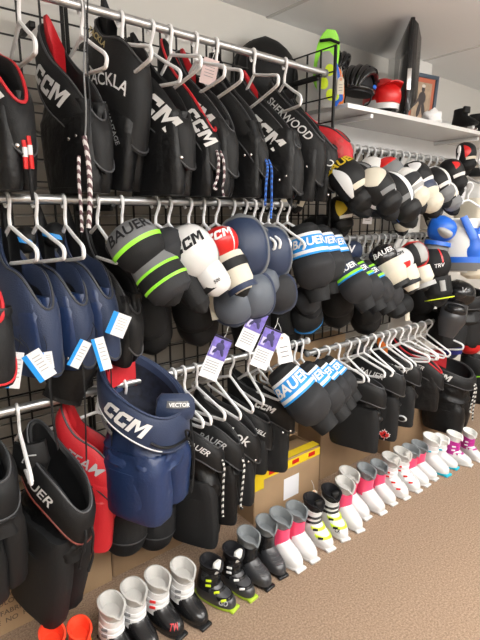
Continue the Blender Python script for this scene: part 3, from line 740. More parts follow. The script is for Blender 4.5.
pad('dark shin guards with red chest patch between lime-piped and white ones', (0.776, -0.13, 1.448), 32, 10, 30, [
    liner(.42, .09), dict(n='knee_cap', m=GRYD, w=ZC, p=DC, L=.20, c=1.1), dict(n='red_patch', m=RED, w=[(0, .05), (.5, .06), (1, .05)], p=[(0, .044), (1, .046)], L=.05, c=.7, at=(.0, .006, -.10), text='CCM', ts=.03, tt=.5, on='knee_cap'), dict(n='shin_shell', m=BLK3, w=[(0, .06), (1, .05)], L=.17, c=1.1, at=(0, 0, -.2))], .72, group='shin guards on the middle rail')
# white
OV = oval(.108, .48); DV = dome(.05)
pad('glossy white shin guards with boxed black lettering, middle rail', (0.841, -0.14, 1.46), 34, 14, 34, [
    liner(.36, .085, GRYD), dict(n='knee_cap', m=SHW, w=OV, p=DV, L=.27, c=1.0, text='CCM', tt=.40, ts=.07, tm=LETD, tb=.03), dict(n='cap_rim', m=GRYM, w=OV, p=[(0, -.004), (.5, .02), (1, -.004)], L=.27, c=1.0, g=.006, at=(0, .006, 0)),
    dict(n='shin_shell', m=SHW, w=[(0, .066), (.3, .07), (.7, .066), (.9, .055), (1, .03)], p=[(0, .012), (.6, .016), (1, 0)], L=.16, c=1.1, at=(.012, 0, -.215), text='500', tt=.62, ts=.022, tm=LETD), dict(n='side_wing', m=GRYL, w=[(0, .082), (1, .07)], L=.13, c=1.0, at=(.0, .02, -.22)), strapl(.31)], .70, group='shin guards on the middle rail')
pad('red capped shin guards with white letter and cream panels, middle rail', (0.996, -0.13, 1.454), 36, 22, 26, [
    liner(.36, .085, BLK3), dict(n='knee_cap', m=REDP, w=oval(.085, .5), p=DV, L=.17, c=1.1, text='CCM', tt=.42, ts=.06), dict(n='cap_piping', m=WHT, w=oval(.085, .5), p=DV, L=.17, c=1.1, s=(.55, .62), t=(.1, .9), g=.001, on='knee_cap'),
    dict(n='cream_panel', m=CRM, w=[(0, .075), (1, .08)], p=[(0, .005), (1, .01)], L=.05, c=1.1, at=(0, 0, -.15)), dict(n='black_stripe', m=BLK2, w=[(0, .081), (1, .081)], p=[(0, .012), (1, .01)], L=.045, c=1.1, at=(0, 0, -.185), on='cream_panel'), dict(n='shin_shell', m=CRM, w=[(0, .075), (.6, .07), (1, .04)], p=[(0, .008), (1, 0)], L=.11, c=1.1, at=(0, 0, -.23)), strapl(.31, .075, NAVY)], .72, group='shin guards on the middle rail')
pad('cream and black pads dangling under the red capped guards', (1.065, -0.07, 1.272), 30, 8, 10, [
    liner(.20, .07, BLK3), dict(n='knee_cap', m=GRYL, w=oval(.065, .45), p=dome(.02), L=.085, c=1.1), dict(n='blue_line', m=BLUE, w=[(0, .06), (1, .06)], p=[(0, .022), (1, .022)], L=.012, c=1.0, at=(0, .0, -.06), on='knee_cap'), dict(n='cream_strap', m=CRM, w=[(0, .03), (1, .028)], L=.14, c=.6, at=(-.045, .0, -.07)), dict(n='black_strap', m=BLK2, w=[(0, .025), (1, .02)], L=.15, c=.6, at=(.03, 0, -.07))], .72, group='shin guards on the middle rail')
# navy ovals
def navy(label, loc, az, el, roll, sc=1.0, letter=None, low=True, lowm=GRYD, capL=.24, capW=.088):
    ov = oval(capW, .5); dv = dome(.03)
    L = [liner(.36, .08, NAVY), dict(n='cap_rim', m=GRYM, w=ov, p=[(0, 0), (.5, .014), (1, 0)], L=capL, c=.95, g=.007, at=(0, .008, 0)), dict(n='knee_cap', m=NAVYS, w=ov, p=dv, L=capL, c=1.0)]
    if letter: L[-1].update(text=letter, tt=.5, ts=.07, tm=LIME, tx=-.2, tb=.05)
    if low: L += [dict(n='shin_rim', m=NAVY, w=oval(.078, .5), p=[(0, 0), (1, 0)], L=.18, c=.9, g=.008, at=(.01, .012, -capL+.035)), dict(n='shin_shell', m=lowm, w=oval(.078, .5), p=dome(.025), L=.18, c=1.0, at=(.01, .004, -capL+.035))]
    return pad(label, loc, az, el, roll, L, sc, group='navy oval shin guards')
navy('navy oval shin guards beside the red cap, grey cup below', (1.093, -0.06, 1.454), 36, 8, 6, .95, lowm=SLATE)
navy('largest navy oval shin guards with pale rim and grey cup', (1.157, -0.08, 1.501), 40, 6, 8, 1.03, lowm=SLATE)
navy('navy oval shin guards with green letter on the cap', (1.239, -0.06, 1.463), 42, 6, 10, .78, 'K', lowm=SLATE)
navy('navy oval shin guards next to the blue-banded pads', (1.308, -0.07, 1.463), 42, 6, 8, .92, lowm=GRYD)
# blue banded elbow pads
def band_pad(label, loc, az, el, roll, sc, c1, c2, edge, text, group, ts=.05, name='elbow_pad'):
    w0 = [(0, .045), (.12, .062), (.5, .074), (1, .084)]; p0 = [(0, 0), (1, .02)]
    cup = [(0, .072), (.2, .086), (.55, .088), (.85, .07), (1, .035)]
    L = [liner(.26, .075, BLK2, y=.045), dict(n='upper_cuff', m=BLK3, w=w0, p=p0, L=.14, c=1.25, t=(0, .34)),
         dict(n='top_stripe', m=edge, w=w0, p=p0, L=.14, c=1.25, t=(.32, .41), g=.001, on='upper_cuff'), dict(n='wide_band', m=c1, w=w0, p=p0, L=.14, c=1.25, t=(.40, .84), on='upper_cuff', text=text, tt=.62, ts=ts, tb=.03), dict(n='bottom_stripe', m=edge, w=w0, p=p0, L=.14, c=1.25, t=(.83, .93), g=.001, on='upper_cuff'),
         dict(n='second_band', m=c2, w=w0, p=p0, L=.14, c=1.25, t=(.92, 1), on='upper_cuff'),
         dict(n='elbow_cup', m=GRYD, w=cup, p=[(0, .012), (.4, .04), (1, 0)], L=.15, c=1.2, at=(0, 0, -.125)), dict(n='blue_stud', m=c2, w=[(0, .008), (1, .008)], p=[(0, .035), (1, .035)], L=.016, c=.6, at=(.055, 0, -.2), on='elbow_cup'), dict(n='forearm_guard', m=BLK3, w=[(0, .06), (1, .045)], L=.09, c=1.1, at=(0, .03, -.24))]
    return pad(label, loc, az, el, roll, L, sc, name, 'elbow pads', group)
GB = 'black pads with bright blue lettered band, middle rail'
band_pad('first blue-banded black elbow pads beside the navy ovals, lettering in full view', (1.508, -0.07, 1.46), 40, 14, 14, 1.0, BLUL, BLUL, WHT, 'BAUER', GB)
band_pad('second blue-banded black elbow pads on the middle rail', (1.618, -0.05, 1.45), 40, 14, 14, .92, BLUL, BLUL, WHT, 'BAUER', GB)
band_pad('third blue-banded black elbow pads, nearest the right-hand rail', (1.704, -0.04, 1.435), 40, 14, 14, .85, BLUL, BLUL, WHT, 'BAUER', GB)
pad('dark pad with bright blue edge hanging low under the navy ovals', (1.603, 0.02, 1.117), 35, 6, 20, [liner(.18, .08, BLK2), dict(n='shell', m=BLK3, w=oval(.075, .5), p=dome(.03), L=.16, c=1.1), dict(n='blue_edge', m=BLUL, w=oval(.075, .5), p=[(0, 0), (1, 0)], L=.16, c=.9, g=.008, at=(0, .008, 0))], name='elbow_pad', cat='elbow pads')
pad('grey and black pad with padded roll under the last navy oval', (1.538, -0.04, 1.186), 35, 6, 30, [liner(.16, .07, BLK3), dict(n='shell', m=GRYD, w=oval(.055, .4), p=dome(.02), L=.13, c=1.1)], name='elbow_pad', cat='elbow pads')

for i, (lc, nm) in enumerate((((1.333, 0.08, 1.139), 'behind the largest navy ovals'), ((1.558, 0.1, 1.13), 'behind the padded roll'), ((1.896, 0.06, 1.181), 'behind the lime-banded pads at left'), ((2.15, 0.06, 1.106), 'behind the lime-banded pads at right'), ((2.771, 0.1, 1.072), 'behind the neon-piped guard'), ((1.797, 0.1, 1.502), 'in the gap between the two middle rails'), ((1.038, 0.08, 1.231), 'behind the white shin guards'), ((0.83, 0.1, 1.229), 'behind the lime-piped guards'))):
    pad('black pad hanging '+nm+', mostly hidden', lc, 40, 0, 8, [liner(.26, .11, BLK2, y=.03), dict(n='shell', m=BLK3, w=oval(.085, .45), p=dome(.02), L=.2, c=1.1)], name='elbow_pad', cat='elbow pads', group='dark pads behind the front row')

# right-hand middle rail
def sm(label, px, az, el, roll, sc, c1, c2, edge, text, **k): band_pad(label, px, az, el, roll, sc, c1, c2, edge, text, 'blue and lime banded pads', **k)
NVD = mat('deep_navy_print', (.008, .02, .06), .5)
for i, (loc, lab) in enumerate((((1.702, -0.1, 1.313), 'first'), ((1.801, -0.09, 1.293), 'second'), ((1.898, -0.08, 1.273), 'third'), ((2.001, -0.07, 1.246), 'fourth'))):
    band_pad(lab+' lime-and-navy banded pads from the left on the right middle rail', loc, 48, 18, 34, .82, NVD, BLUL, LIME, 'BAUER', 'lime and navy banded pads', ts=.045)
pad('black pad with small white lettering and big cream lower shell', (1.997, -0.1, 1.355), 46, 16, 30, [liner(.27, .08), dict(n='knee_cap', m=BPL, w=oval(.082, .45), p=dome(.03), L=.17, c=1.1, text='BAUER', tt=.38, ts=.045), dict(n='shin_shell', m=CRM, w=[(0, .08), (.5, .085), (.9, .065), (1, .04)], p=[(0, .02), (.5, .03), (1, 0)], L=.15, c=1.1, at=(0, -.004, -.12)), strapl(.26)], .8, name='shin_guard', group='pads on the right middle rail')
pad('white shin guard splashed with red, right middle rail', (2.073, -0.14, 1.339), 46, 16, 26, [liner(.30, .08), dict(n='knee_cap', m=SHW, w=oval(.085, .45), p=dome(.03), L=.17, c=1.1, text='CCM', tt=.3, ts=.03, tm=LETD), dict(n='red_flash', m=REDP, w=oval(.085, .45), p=dome(.03), L=.17, c=1.1, t=(.12, .88), s=(-.85, -.25), g=.0015, on='knee_cap'), dict(n='red_spot', m=REDP, w=oval(.085, .45), p=dome(.03), L=.17, c=1.1, t=(.65, .9), s=(.0, .5), g=.0015, on='knee_cap'), dict(n='shin_shell', m=CRM, w=[(0, .075), (.5, .07), (1, .035)], p=[(0, .01), (1, 0)], L=.14, c=1.1, at=(.01, 0, -.14)), strapl(.22)], .8, group='pads on the right middle rail')
pad('black shin guard with red border and pale centre, right middle rail', (2.219, -0.14, 1.363), 48, 14, 22, [liner(.32, .08), dict(n='cap_rim', m=REDP, w=oval(.08, .45), p=[(0, 0), (.5, .018), (1, 0)], L=.17, c=1.0, g=.008, at=(0, .008, 0)), dict(n='knee_cap', m=GRYD, w=oval(.08, .45), p=dome(.03), L=.17, c=1.1), dict(n='pale_centre', m=GRYL, w=oval(.08, .45), p=dome(.03), L=.17, c=1.1, s=(.15, .85), t=(.1, .85), g=.0015, on='knee_cap'), dict(n='shin_shell', m=CRM, w=[(0, .06), (.8, .06), (1, .04)], L=.10, c=1.1, at=(.01, 0, -.17)), strapl(.27, .07, GRYL)], .8, group='pads on the right middle rail')
pad('bulky black shin guard with neon piping and red arc, right middle rail', (2.459, -0.12, 1.338), 50, 12, 12, [liner(.42, .11), dict(n='knee_cap', m=BLK3, w=oval(.105, .45), p=dome(.04), L=.24, c=1.1, text='TRV', tt=.62, ts=.035, tx=.1), dict(n='red_arc', m=REDP, w=oval(.105, .45), p=dome(.04), L=.24, c=1.1, t=(.12, .55), s=(.28, .36), g=.0015, on='knee_cap'), dict(n='shin_shell', m=BLK2, w=[(0, .095), (.7, .09), (1, .05)], p=[(0, .01), (1, 0)], L=.16, c=1.1, at=(0, 0, -.22)), dict(n='neon_piping', m=NEON, w=[(0, .098), (1, .095)], L=.007, c=1.1, at=(0, -.002, -.36)), dict(n='silver_flash', m=GRYL, w=[(0, .018), (1, .018)], p=[(0, .075), (1, .07)], L=.07, c=.6, at=(.02, 0, -.24), tilt=.1)], .8, group='pads on the right middle rail')
pad('small navy pad with white strap ends behind the lime-banded pads', (1.941, 0.02, 1.381), 45, 12, 5, [liner(.12, .06, NAVY), dict(n='shell', m=NAVY, w=oval(.06, .4), p=dome(.02), L=.11, c=1.1, text='V', ts=.05, tt=.5)], name='elbow_pad', cat='elbow pads')
pad('low black pad with white strap hanging under the cream shells', (2.306, -0.03, 1.09), 45, 6, 8, [liner(.15, .08, BLK2), dict(n='shell', m=BLK3, w=oval(.08, .45), p=dome(.03), L=.14, c=1.1), dict(n='white_strap', m=CRM, w=[(0, .012), (1, .012)], p=[(0, .05), (1, .03)], L=.11, c=.5, at=(.04, 0, -.05))], name='elbow_pad', cat='elbow pads')

# grey hangers
ORDN = ['first', 'second', 'third', 'fourth', 'fifth', 'sixth', 'seventh', 'eighth', 'ninth', 'tenth', 'eleventh', 'twelfth', 'thirteenth', 'fourteenth', 'fifteenth', 'sixteenth', 'seventeenth', 'eighteenth', 'nineteenth', 'twentieth']
xs = [1.80, 1.90, 1.965, 2.02, 2.08, 2.13, 2.19, 2.24, 2.30, 2.36, 2.42, 2.48, 2.53, 2.58]
for i, x in enumerate(xs): hanger(ORDN[i]+' grey hanger from the left on the middle rail below the shelf', x, 1.39, random.uniform(-.15, .2), random.uniform(-.12, .08), GRYH, .15, 'grey hangers on the right middle rail')
xs = [1.755, 1.80, 1.845, 1.90, 1.95, 2.01, 2.06, 2.12, 2.18, 2.24, 2.30, 2.36, 2.43, 2.50, 2.57, 2.64, 2.71]
for i, x in enumerate(xs): hanger(ORDN[i]+' grey hanger from the left on the rail right under the shelf', x, 1.81, random.uniform(-.2, .2), random.uniform(-.1, .1), GRYH, .15, 'grey hangers under the shelf')

# pads on the rail under the shelf
GU = 'pads on the rail under the shelf'
def capp(label, loc, az, el, roll, sc, cap, acc, shell, L=.2, W=.082, text=None, tm=LET, trim=None, ts=.05, cres=None, low=None):
    ov = oval(W, .48); dv = dome(.035)
    ly = [liner(L+.08, W*.9)]
    if trim: ly.append(dict(n='cap_rim', m=trim, w=ov, p=[(0, 0), (.5, .016), (1, 0)], L=L, c=1.0, g=.008, at=(0, .008, 0)))
    d = dict(n='knee_cap', m=cap, w=ov, p=dv, L=L, c=1.1)
    if text: d.update(text=text, tt=.2, ts=ts, tm=tm, tb=.03)
    ly.append(d)
    wr_ = random.choice([WHTM, GRYM, CRM, GRYL, WHTM])
    ly.append(dict(n='wrap_band', m=wr_, w=ov, p=dv, L=L, c=1.1, t=(.70, .80), s=(-.2, 1), g=.0012, on='knee_cap'))
    if acc: ly.append(dict(n='accent_panel', m=acc, w=ov, p=dv, L=L, c=1.1, t=((.12, .92) if not cres else (max(.06, cres[0][0]-.12), min(.95, cres[0][1]+.12))), sf=(lambda u, q=(cres[1] if cres else (.1, .8)): ((q[0]+q[1])/2-(q[1]-q[0])/2*(1-abs(2*u-1)**2.2)+.25*(1-abs(2*u-1)**2)-.1, (q[0]+q[1])/2+(q[1]-q[0])/2*(1-abs(2*u-1)**2.2)+.25*(1-abs(2*u-1)**2)-.1)), g=.0018, on='knee_cap'))
    ly += [dict(n='shin_shell', m=shell, w=[(0, W*.75), (.2, W*.85), (.6, W*.8), (.88, W*.5), (1, W*.15)], p=[(0, .014), (.6, .01), (1, -.01)], L=.085, c=1.1, at=(.008, .0, -L+.035)), dict(n='strap', m=low or BLK2, w=[(0, W*.80), (1, W*.80)], L=.022, c=1.15, th=.004, at=(.006, .004, -L+.005))]
    return pad(label, loc, az, el, roll, ly, sc*.9, group=GU)
capp('black shin guard with yellow lettering and white crescent, under the shelf corner', (1.679, -0.08, 1.732), 44, 16, 34, 1.0, BLK2, WHT, BLK2, text='BAUER', tm=YEL2, cres=((.30, .85), (-.75, -.25)), ts=.06, L=.24)
capp('plain black bulky shin guard behind the yellow-lettered one', (1.75, -0.1, 1.715), 44, 14, 36, 1.0, BLK3, GRYM, GRYD, cres=((.2, .9), (.35, .6)), L=.22)
capp('black shin guard with wide cream top and hanging price tag, under the shelf', (1.764, -0.17, 1.69), 44, 16, 36, .95, BLK2, CRM, BLK2, cres=((.10, .45), (-.8, .7)), trim=WHT, L=.22)
capp('white shin guard peeking out above the cream top, under the shelf', (1.981, -0.02, 1.767), 44, 8, 28, .85, WHTM, None, GRYL)
capp('grey shin guard with red and white top arch, under the shelf', (2.029, -0.06, 1.758), 46, 14, 32, 1.0, GRYM, REDP, GRYL, trim=WHT, cres=((.12, .2), (-1.1, 1.1)), text=None)
capp('black shin guard with broad white side stripe, under the shelf', (1.916, -0.15, 1.682), 46, 14, 36, 1.0, BLK3, WHT, BLK2, cres=((.1, .95), (.35, .75)), low=BLUE, L=.24)
capp('white and grey striped shin guard, middle of the rail under the shelf', (2.047, -0.14, 1.703), 48, 14, 38, .95, WHTM, GRYD, CRM, cres=((.45, .55), (-1.1, 1.1)), trim=GRYM)
capp('black shin guard with two white flecks, under the shelf', (2.228, -0.08, 1.751), 48, 14, 34, 1.0, BLK2, WHT, WHTM, cres=((.22, .3), (-.3, .4)))
capp('navy shin guard with tan lower shell, under the shelf', (2.242, -0.11, 1.687), 48, 14, 36, .95, NAVYS, CRM, CRM, cres=((.70, .95), (-1, 1)), trim=GRYD)
capp('black shin guard with white outer arc, second from right under the shelf', (2.402, -0.1, 1.735), 50, 14, 32, .9, BLK2, WHTM, GRYM, trim=WHT, cres=((.3, .9), (.45, .8)))
capp('black shin guard with two red stripes at the right end under the shelf', (2.612, -0.08, 1.796), 52, 12, 26, .85, BLK2, REDP, BLK3, cres=((.36, .42), (.0, .5)))
capp('black shin guard with pale curved edge below the white-arced one', (2.476, -0.12, 1.672), 50, 12, 34, .8, BLK3, WHTM, GRYM, trim=WHTM, cres=((.3, .9), (.4, .7)))
capp('low black and white pad with orange strap under the striped guard', (2.223, -0.04, 1.577), 46, 6, 18, .75, SLATE, ORG, CRM, cres=((.6, .8), (-.4, .4)))
capp('low black and cream pad below the white-arced guard', (2.539, -0.04, 1.594), 48, 6, 18, .75, BLK2, CRM, CRM, cres=((.5, .8), (-.8, .2)))
capp('low black pad with gold patch below the yellow-lettered guard', (1.788, -0.02, 1.587), 44, 6, 12, .75, BLK2, YEL2, BLK2, cres=((.3, .6), (-.5, .3)))
for px_, lab in (((1.576, -0.02, 1.706), 'long black and white pad end beneath the last upper-rail pants'), ((1.482, -0.0, 1.702), 'narrow black and white pad end beneath the slanted-wordmark pants')):
    pad(lab, px_, 40, 4, -12, [liner(.20, .05, BLK2), dict(n='shell', m=CRM, w=[(0, .032), (.6, .04), (1, .025)], p=[(0, .01), (1, 0)], L=.17, c=1.0), dict(n='black_stripe', m=BLK2, w=[(0, .006), (1, .006)], p=[(0, .036), (1, .03)], L=.16, c=.5, at=(0, 0, -.005), on='shell')], name='shin_guard', group='pad ends below the upper rail')

# ================================================================ chest protector and dark gear at the far right
root = thing('chest_protector', 'blue, white and grey chest protector on a white hanger at the right edge', 'chest protector')
root.matrix_world = pose((2.613, -0.26, 1.481), 46, 6, 0) @ Matrix.Scale(.86, 4)
def sub(nm, m, w, p, L, c, at, par=None, th=.015, t=(0, 1), s=(-1, 1), rotz=0, text=None):
    vf, P = shield(w, p, L, c, th, t, s)
    return mk(nm, xf(vf, Matrix.Translation(at) @ Matrix.Rotation(rotz, 4, 'Y')), m, par or root)
sub('body_panel', WHTM, [(0, .10), (.3, .15), (.7, .16), (1, .14)], [(0, .0), (.5, .02), (1, 0)], .33, .9, (0, .03, 0))
cp = sub('sternum_plate', BLUE, [(0, .035), (.2, .065), (.6, .075), (.9, .06), (1, .04)], [(0, .02), (.5, .035), (1, .02)], .25, .7, (.03, -.02, -.06))
mk('lettering', text_flat('V', .05, (.03, -.083, -.12), (1, 0, 0), (0, -1, 0), .004, bold=.04), LET, cp, smooth=False)
for sx in (-1, 1):
    sub('collar_strap', BLUE, [(0, .02), (1, .026)], [(0, .02), (1, .035)], .15, .5, (sx*.075+.01, -.03, .01), rotz=sx*.45)
    sh_ = sub('shoulder_cap', BLUE, oval(.085, .5), dome(.05), .17, 1.0, (sx*.17, -.02, .02), rotz=sx*-.25)
    sub('cap_inlay', GRYL, oval(.05, .5), dome(.03), .07, .8, (sx*.17, -.075, -.055), sh_, rotz=sx*-.5)
    am = sub('arm_pad', GRYM, [(0, .07), (.5, .075), (1, .06)], dome(.02), .15, 1.1, (sx*.20, .0, -.13), rotz=sx*-.15)
    sub('arm_stripe', BLUE, [(0, .078), (1, .078)], [(0, .02), (1, .024)], .025, 1.1, (sx*.20, -.004, -.14), am, rotz=sx*-.15)
sub('belly_band', BLUE, [(0, .14), (1, .14)], [(0, .025), (1, .025)], .035, .9, (0, .01, -.235))
sub('grey_band', GRYM, [(0, .145), (1, .13)], [(0, .025), (1, .01)], .05, .9, (0, .012, -.27))
sub('white_bib', CRM, [(0, .10), (.6, .095), (1, .05)], [(0, .015), (1, 0)], .06, .9, (.05, .0, -.31))
hanger('white hanger with short arms holding the blue chest protector', 2.666, 1.66, .75, 0, WHTH,   .13, 'white hangers at the far right', y=-.2)
P_('black padded pants with cyan patch hanging under the chest protector', (2.957, -0.072, 1.062), a=.12, b=.14, drop=.05, L=.36, bandh=.07, group='hockey pants', snaps=False, leg=BLK3, yaw=-.5)
pad('glossy black knee pad under the chest protector at right edge', (2.735, -0.18, 1.136), 50, 10, -12, [liner(.34, .085, BLK3), dict(n='knee_cap', m=BPL, w=oval(.085, .5), p=dome(.04), L=.16, c=1.1, text='V', ts=.04, tt=.4, tm=LETG), dict(n='shin_shell', m=GPL, w=[(0, .07), (.5, .075), (1, .04)], p=[(0, .01), (.4, .03), (1, 0)], L=.2, c=1.1, at=(0, 0, -.14)), dict(n='lower_cup', m=BPL, w=oval(.06, .5), p=dome(.035), L=.10, c=1.1, at=(0, -.01, -.13))], group='black knee pads')
tag(mk('cloth_patch', xf(shield([(0, .02), (1, .02)], [(0, .01), (1, .01)], .10, .5, .004)[0], pose((2.583, -0.13, 1.189), 40, 0, 0)), TEAL), 'small cyan fabric flap below the chest protector', 'flap')
P_('white hockey pants hanging at the far right edge above the chest protector', (3.203, 0.02, 1.798), a=.10, b=.09, drop=.02, L=.42, bandh=.05, col_=WHTM, band=BLK2, leg=CRM, snaps=False, group='hockey pants', legpad=False, yaw=0)
capp('dark gear with red and white tag at the top right edge', (2.863, -0.05, 1.915), 50, 6, 10, .75, BLK2, REDP, BLK3, cres=((.3, .6), (-.4, .1)))
for i, (x, z, yw, nm) in enumerate(((2.72, 1.86, -.9, 'tilted white hanger under the right end of the shelf'), (2.98, 1.88, -.7, 'white hanger hooked at the right picture edge under shelf'))): hanger(nm, x, z, yw, .3, WHTH, .15, 'white hangers at the far right', y=-.1)

# ================================================================ low row
G3 = 'hockey pants on the low left rail'
def yl(root, pb, body):
    mk('yellow_stripe', tube([pb(-PI+.25+1.1*k/10, .35, .01) for k in range(11)], .005, 6), NEON, root)
    mk('white_label', box(-.095, -.03, -.20, .004, .05, .05, .001), WHT, root)
P_('black girdle with thin yellow stripe at the left edge of the low rail', (0.211, -0.077, 0.931), a=0.112, b=0.066, drop=.14, L=.5, bandh=.10, col_=BLK2, group=G3, extra=yl, lin=BLK)
def fl(root, pb, body):
    vf, _ = shield([(0, .045), (.6, .055), (1, .04)], dome(.012), .11, .8, .014); M = pose(pb(-2.2, -.25, .0), 45, 8, 10)
    f = mk('waist_flap', xf(vf, M), BLK2, root)
    mk('silver_badge', xf(join(tube([(-.02, -.03, -.05), (-.008, -.03, -.03), (.022, -.03, -.03)], .0025), tube([(-.02, -.03, -.05), (.0, -.03, -.055)], .0025)), M), LETG, f)
P_('large black hockey pants with white lettering, hanging lowest at left', (0.433, -0.113, 0.823), a=0.146, b=0.057, drop=.17, L=.64, bandh=.11, text='BAUER', tsize=.058, tpos=-.05, trim=mat('orange_stitch', (.16, .03, .02), .6), group=G3, extra=fl, lean=.26, lace=(BLK3, .1), kb=1.35, ka=1.0, snaps=False, wr=.011, crotch=.55, leg=BLK3)
def ol(root, pb, body): pass
P_('red hockey pants with outlined silver lettering beside the navy pair', (0.569, -0.028, 0.868), yaw=.75, a=.108, b=.045, drop=.21, L=.50, bandh=.13, col_=RED2, band=RED, lin=RED, leg=RED, text='TEAM', tsize=.055, tpos=.0, tmat=LETG, group=G3, pad=RED, padh=.03, wr=.012, snaps=False, lean=.12, shear=.2, trim=GRYD)
def ccm(root, pb, body):
    P = pb(.35, -.05, -.03)
    vf, _ = shield([(0, .045), (.2, .062), (.7, .066), (1, .06)], dome(.01), .085, .7, .016); M = pose(P+V((0, 0, .045)), 38, 14, -8)
    tp = mk('front_flap', xf(vf, M), NAVY, root)
    bd = mk('badge', xf(shield([(0, .035), (1, .037)], [(0, .025), (1, .025)], .022, .7, .003)[0], M @ Matrix.Translation((0, -.004, -.022))), GRYM, tp)
    mk('lettering', xf(text_flat('VECTOR', .018, (0, -.045, -.033), (1, 0, 0), (0, -1, 0), .004, bold=.02), M), LET, tp, smooth=False)
    # logo outline and white line on the near side
    mk('white_line', tube([pb(-PI+.35+2.3*k/24, .95, .010) for k in range(25)], .0022, 5), LET, root)
    mk('side_label', ribbon([pb(-2.25+.5*k/6, 1.30, .004) for k in range(7)], (0, 0, 1), .014), GRYM, root)
    pts = [pb(.3, .6, .02), pb(.2, .75, .03), pb(-.15, .8, .022), pb(-.5, .75, .016)]
    mk('belt', tube(smooth_pts([pb(-.75, .75, .012)]+[pb(-.75+1.5*k/8, .8, .014) for k in range(1, 9)], 2), .0045, 6), BLK2, root)
    kn = pb(.15, .8, .02)
    mk('belt_bow', join(tube(smooth_pts([kn, kn+V((-.01, -.012, .03)), kn+V((-.03, -.01, .04)), kn+V((-.025, -.012, .01)), kn], 4), .004, 6), tube(smooth_pts([kn, kn+V((.01, -.012, -.05)), kn+V((0, -.012, -.13))], 4), .0045, 6)), BLK2, root)
    q = pb(.75, .8, .012)
    mk('hanging_strap', ribbon([q, q+V((0, -.012, -.06)), q+V((.0, -.012, -.20)), q+V((-.01, -.008, -.27))], (.8, .3, 0), .02), BLK3, root)
P_('big navy hockey pants with open waist and red kidney pad, boldest item on low rail', (0.713, -0.12, 1.035), yaw=.38, a=.138, b=.13, drop=.17, L=.52, bandh=.11, col_=NAVY2, band=NAVY, lin=mat('navy_dotted_liner', (.006, .008, .018), .7, var=.6, vscale=60), leg=NAVY2, text='CCM', tsize=.072, tpos=.08, tbold=.02, group=G3, pad=RED, padh=-.012, padw=.62, wr=.012, snaps=False, extra=ccm, kb=.98, crotch=.68, gs=.02, bandout=.004, pipe=NAVY, trim=NAVY, legw=.5)
P_('black hockey pants partly hidden behind the navy pair, checkered lace in front', (0.996, 0.018, 0.745), yaw=.5, a=0.120, b=0.049, drop=.15, L=.58, bandh=.10, text='BAUER', tsize=.035, tpos=.14, group=G3, lace=(LACEB, .26, 1), leg=BLK3, snaps=False)
P_('black hockey pants with grey lettering between checkered lace and bold-lettered pairs', (1.078, 0.006, 0.758), yaw=.5, a=0.129, b=0.041, drop=.17, L=.52, bandh=.11, text='BAUER', tsize=.04, tpos=.08, tmat=LETG, group=G3, lace=(LACEB, .22, 1), snaps=False)
P_('black hockey pants with bold white rounded lettering on the low rail', (1.17, 0.019, 0.784), yaw=.5, a=0.138, b=0.041, drop=.19, L=.50, bandh=.12, text='Reebok', tsize=.06, tpos=.10, shear=0, group=G3, leg=BLK3)
P_('black padded shorts with thin white wordmark beside the bold-lettered pair', (1.277, 0.009, 0.72), yaw=.5, a=0.103, b=0.041, drop=.10, L=.33, bandh=.12, text='WINNWELL', tsize=.026, tpos=.12, group=G3, leg=BLK3, snaps=False)
P_('black hockey pants with spaced white lettering behind the violet cards', (1.368, 0.023, 0.812), yaw=.5, a=0.146, b=0.045, drop=.15, L=.44, bandh=.11, text='CCM', tsize=.04, tpos=.10, group=G3, leg=BLK3)
for px_, lab in (((0.703, 0.03, 0.414), 'left black leg end peeking out below the big navy pants'), ((0.841, 0.05, 0.359), 'right black leg end peeking out below the big navy pants')):
    pad(lab, px_, 22, -4, -6, [dict(n='leg', m=BLK3, w=[(0, .075), (.6, .08), (.9, .066), (1, .03)], p=[(0, 0), (.5, .012), (1, 0)], L=.2, c=1.2, th=.03), dict(n='seam', m=BIND, w=[(0, .0795), (1, .0795)], p=[(0, .013), (1, .013)], L=.005, c=1.2, at=(0, 0, -.11))], name='hockey_shorts', cat='hockey pants')
GB2 = 'blue striped pads on the low rail'
band_pad('first blue-striped black elbow pads next to the violet cards, low rail', (1.338, -0.11, 0.875), 42, 18, 42, 1.02, BLUL, BLUL, WHT, 'BAUER', GB2, ts=.06)
band_pad('second blue-striped black elbow pads on the low rail', (1.492, -0.09, 0.843), 44, 16, 42, .92, BLUL, BLUL, WHT, 'BAUER', GB2, ts=.055)
band_pad('third blue-striped black elbow pads on the low rail', (1.593, -0.07, 0.831), 44, 16, 42, .84, BLUL, BLUL, WHT, 'BAUER', GB2, ts=.05)
band_pad('fourth blue-striped black elbow pads, nearest the swoosh-marked pants', (1.684, -0.05, 0.828), 44, 16, 42, .78, BLUL, BLUL, WHT, 'BAUER', GB2, ts=.05)
WH = 'white hangers on the low left rail'
for x, yw, tl, w, nm in ((.345, -.55, -.1, .17, 'the large black lettered pants'), (.60, -.9, .05, .17, 'the red pants, its triangle end showing'), (.70, -.3, .05, .17, 'the navy pants with open waist'), (.90, -.35, -.15, .18, 'the checkered-lace pants'), (.945, -.35, -.15, .18, 'the grey-lettered pants'), (1.0, -.35, -.18, .19, 'the bold rounded-lettered pants'), (1.10, -.7, .05, .18, 'the shorts with thin wordmark'), (1.18, -.3, .1, .16, 'the spaced-lettered pants')):
    hanger('white hanger on low left rail carrying '+nm, x, .92, random.uniform(-.3, .0) if yw > -.8 else .95, tl, group=WH, w=w)
for i, x in enumerate((1.27, 1.33, 1.39, 1.45, 1.50, 1.55, 1.60)):
    hanger(ORDN[i]+' white hanger from the left above the blue-striped pads', x, .92, random.uniform(-.4, .0), random.uniform(-.2, 0), group=WH, w=.14)
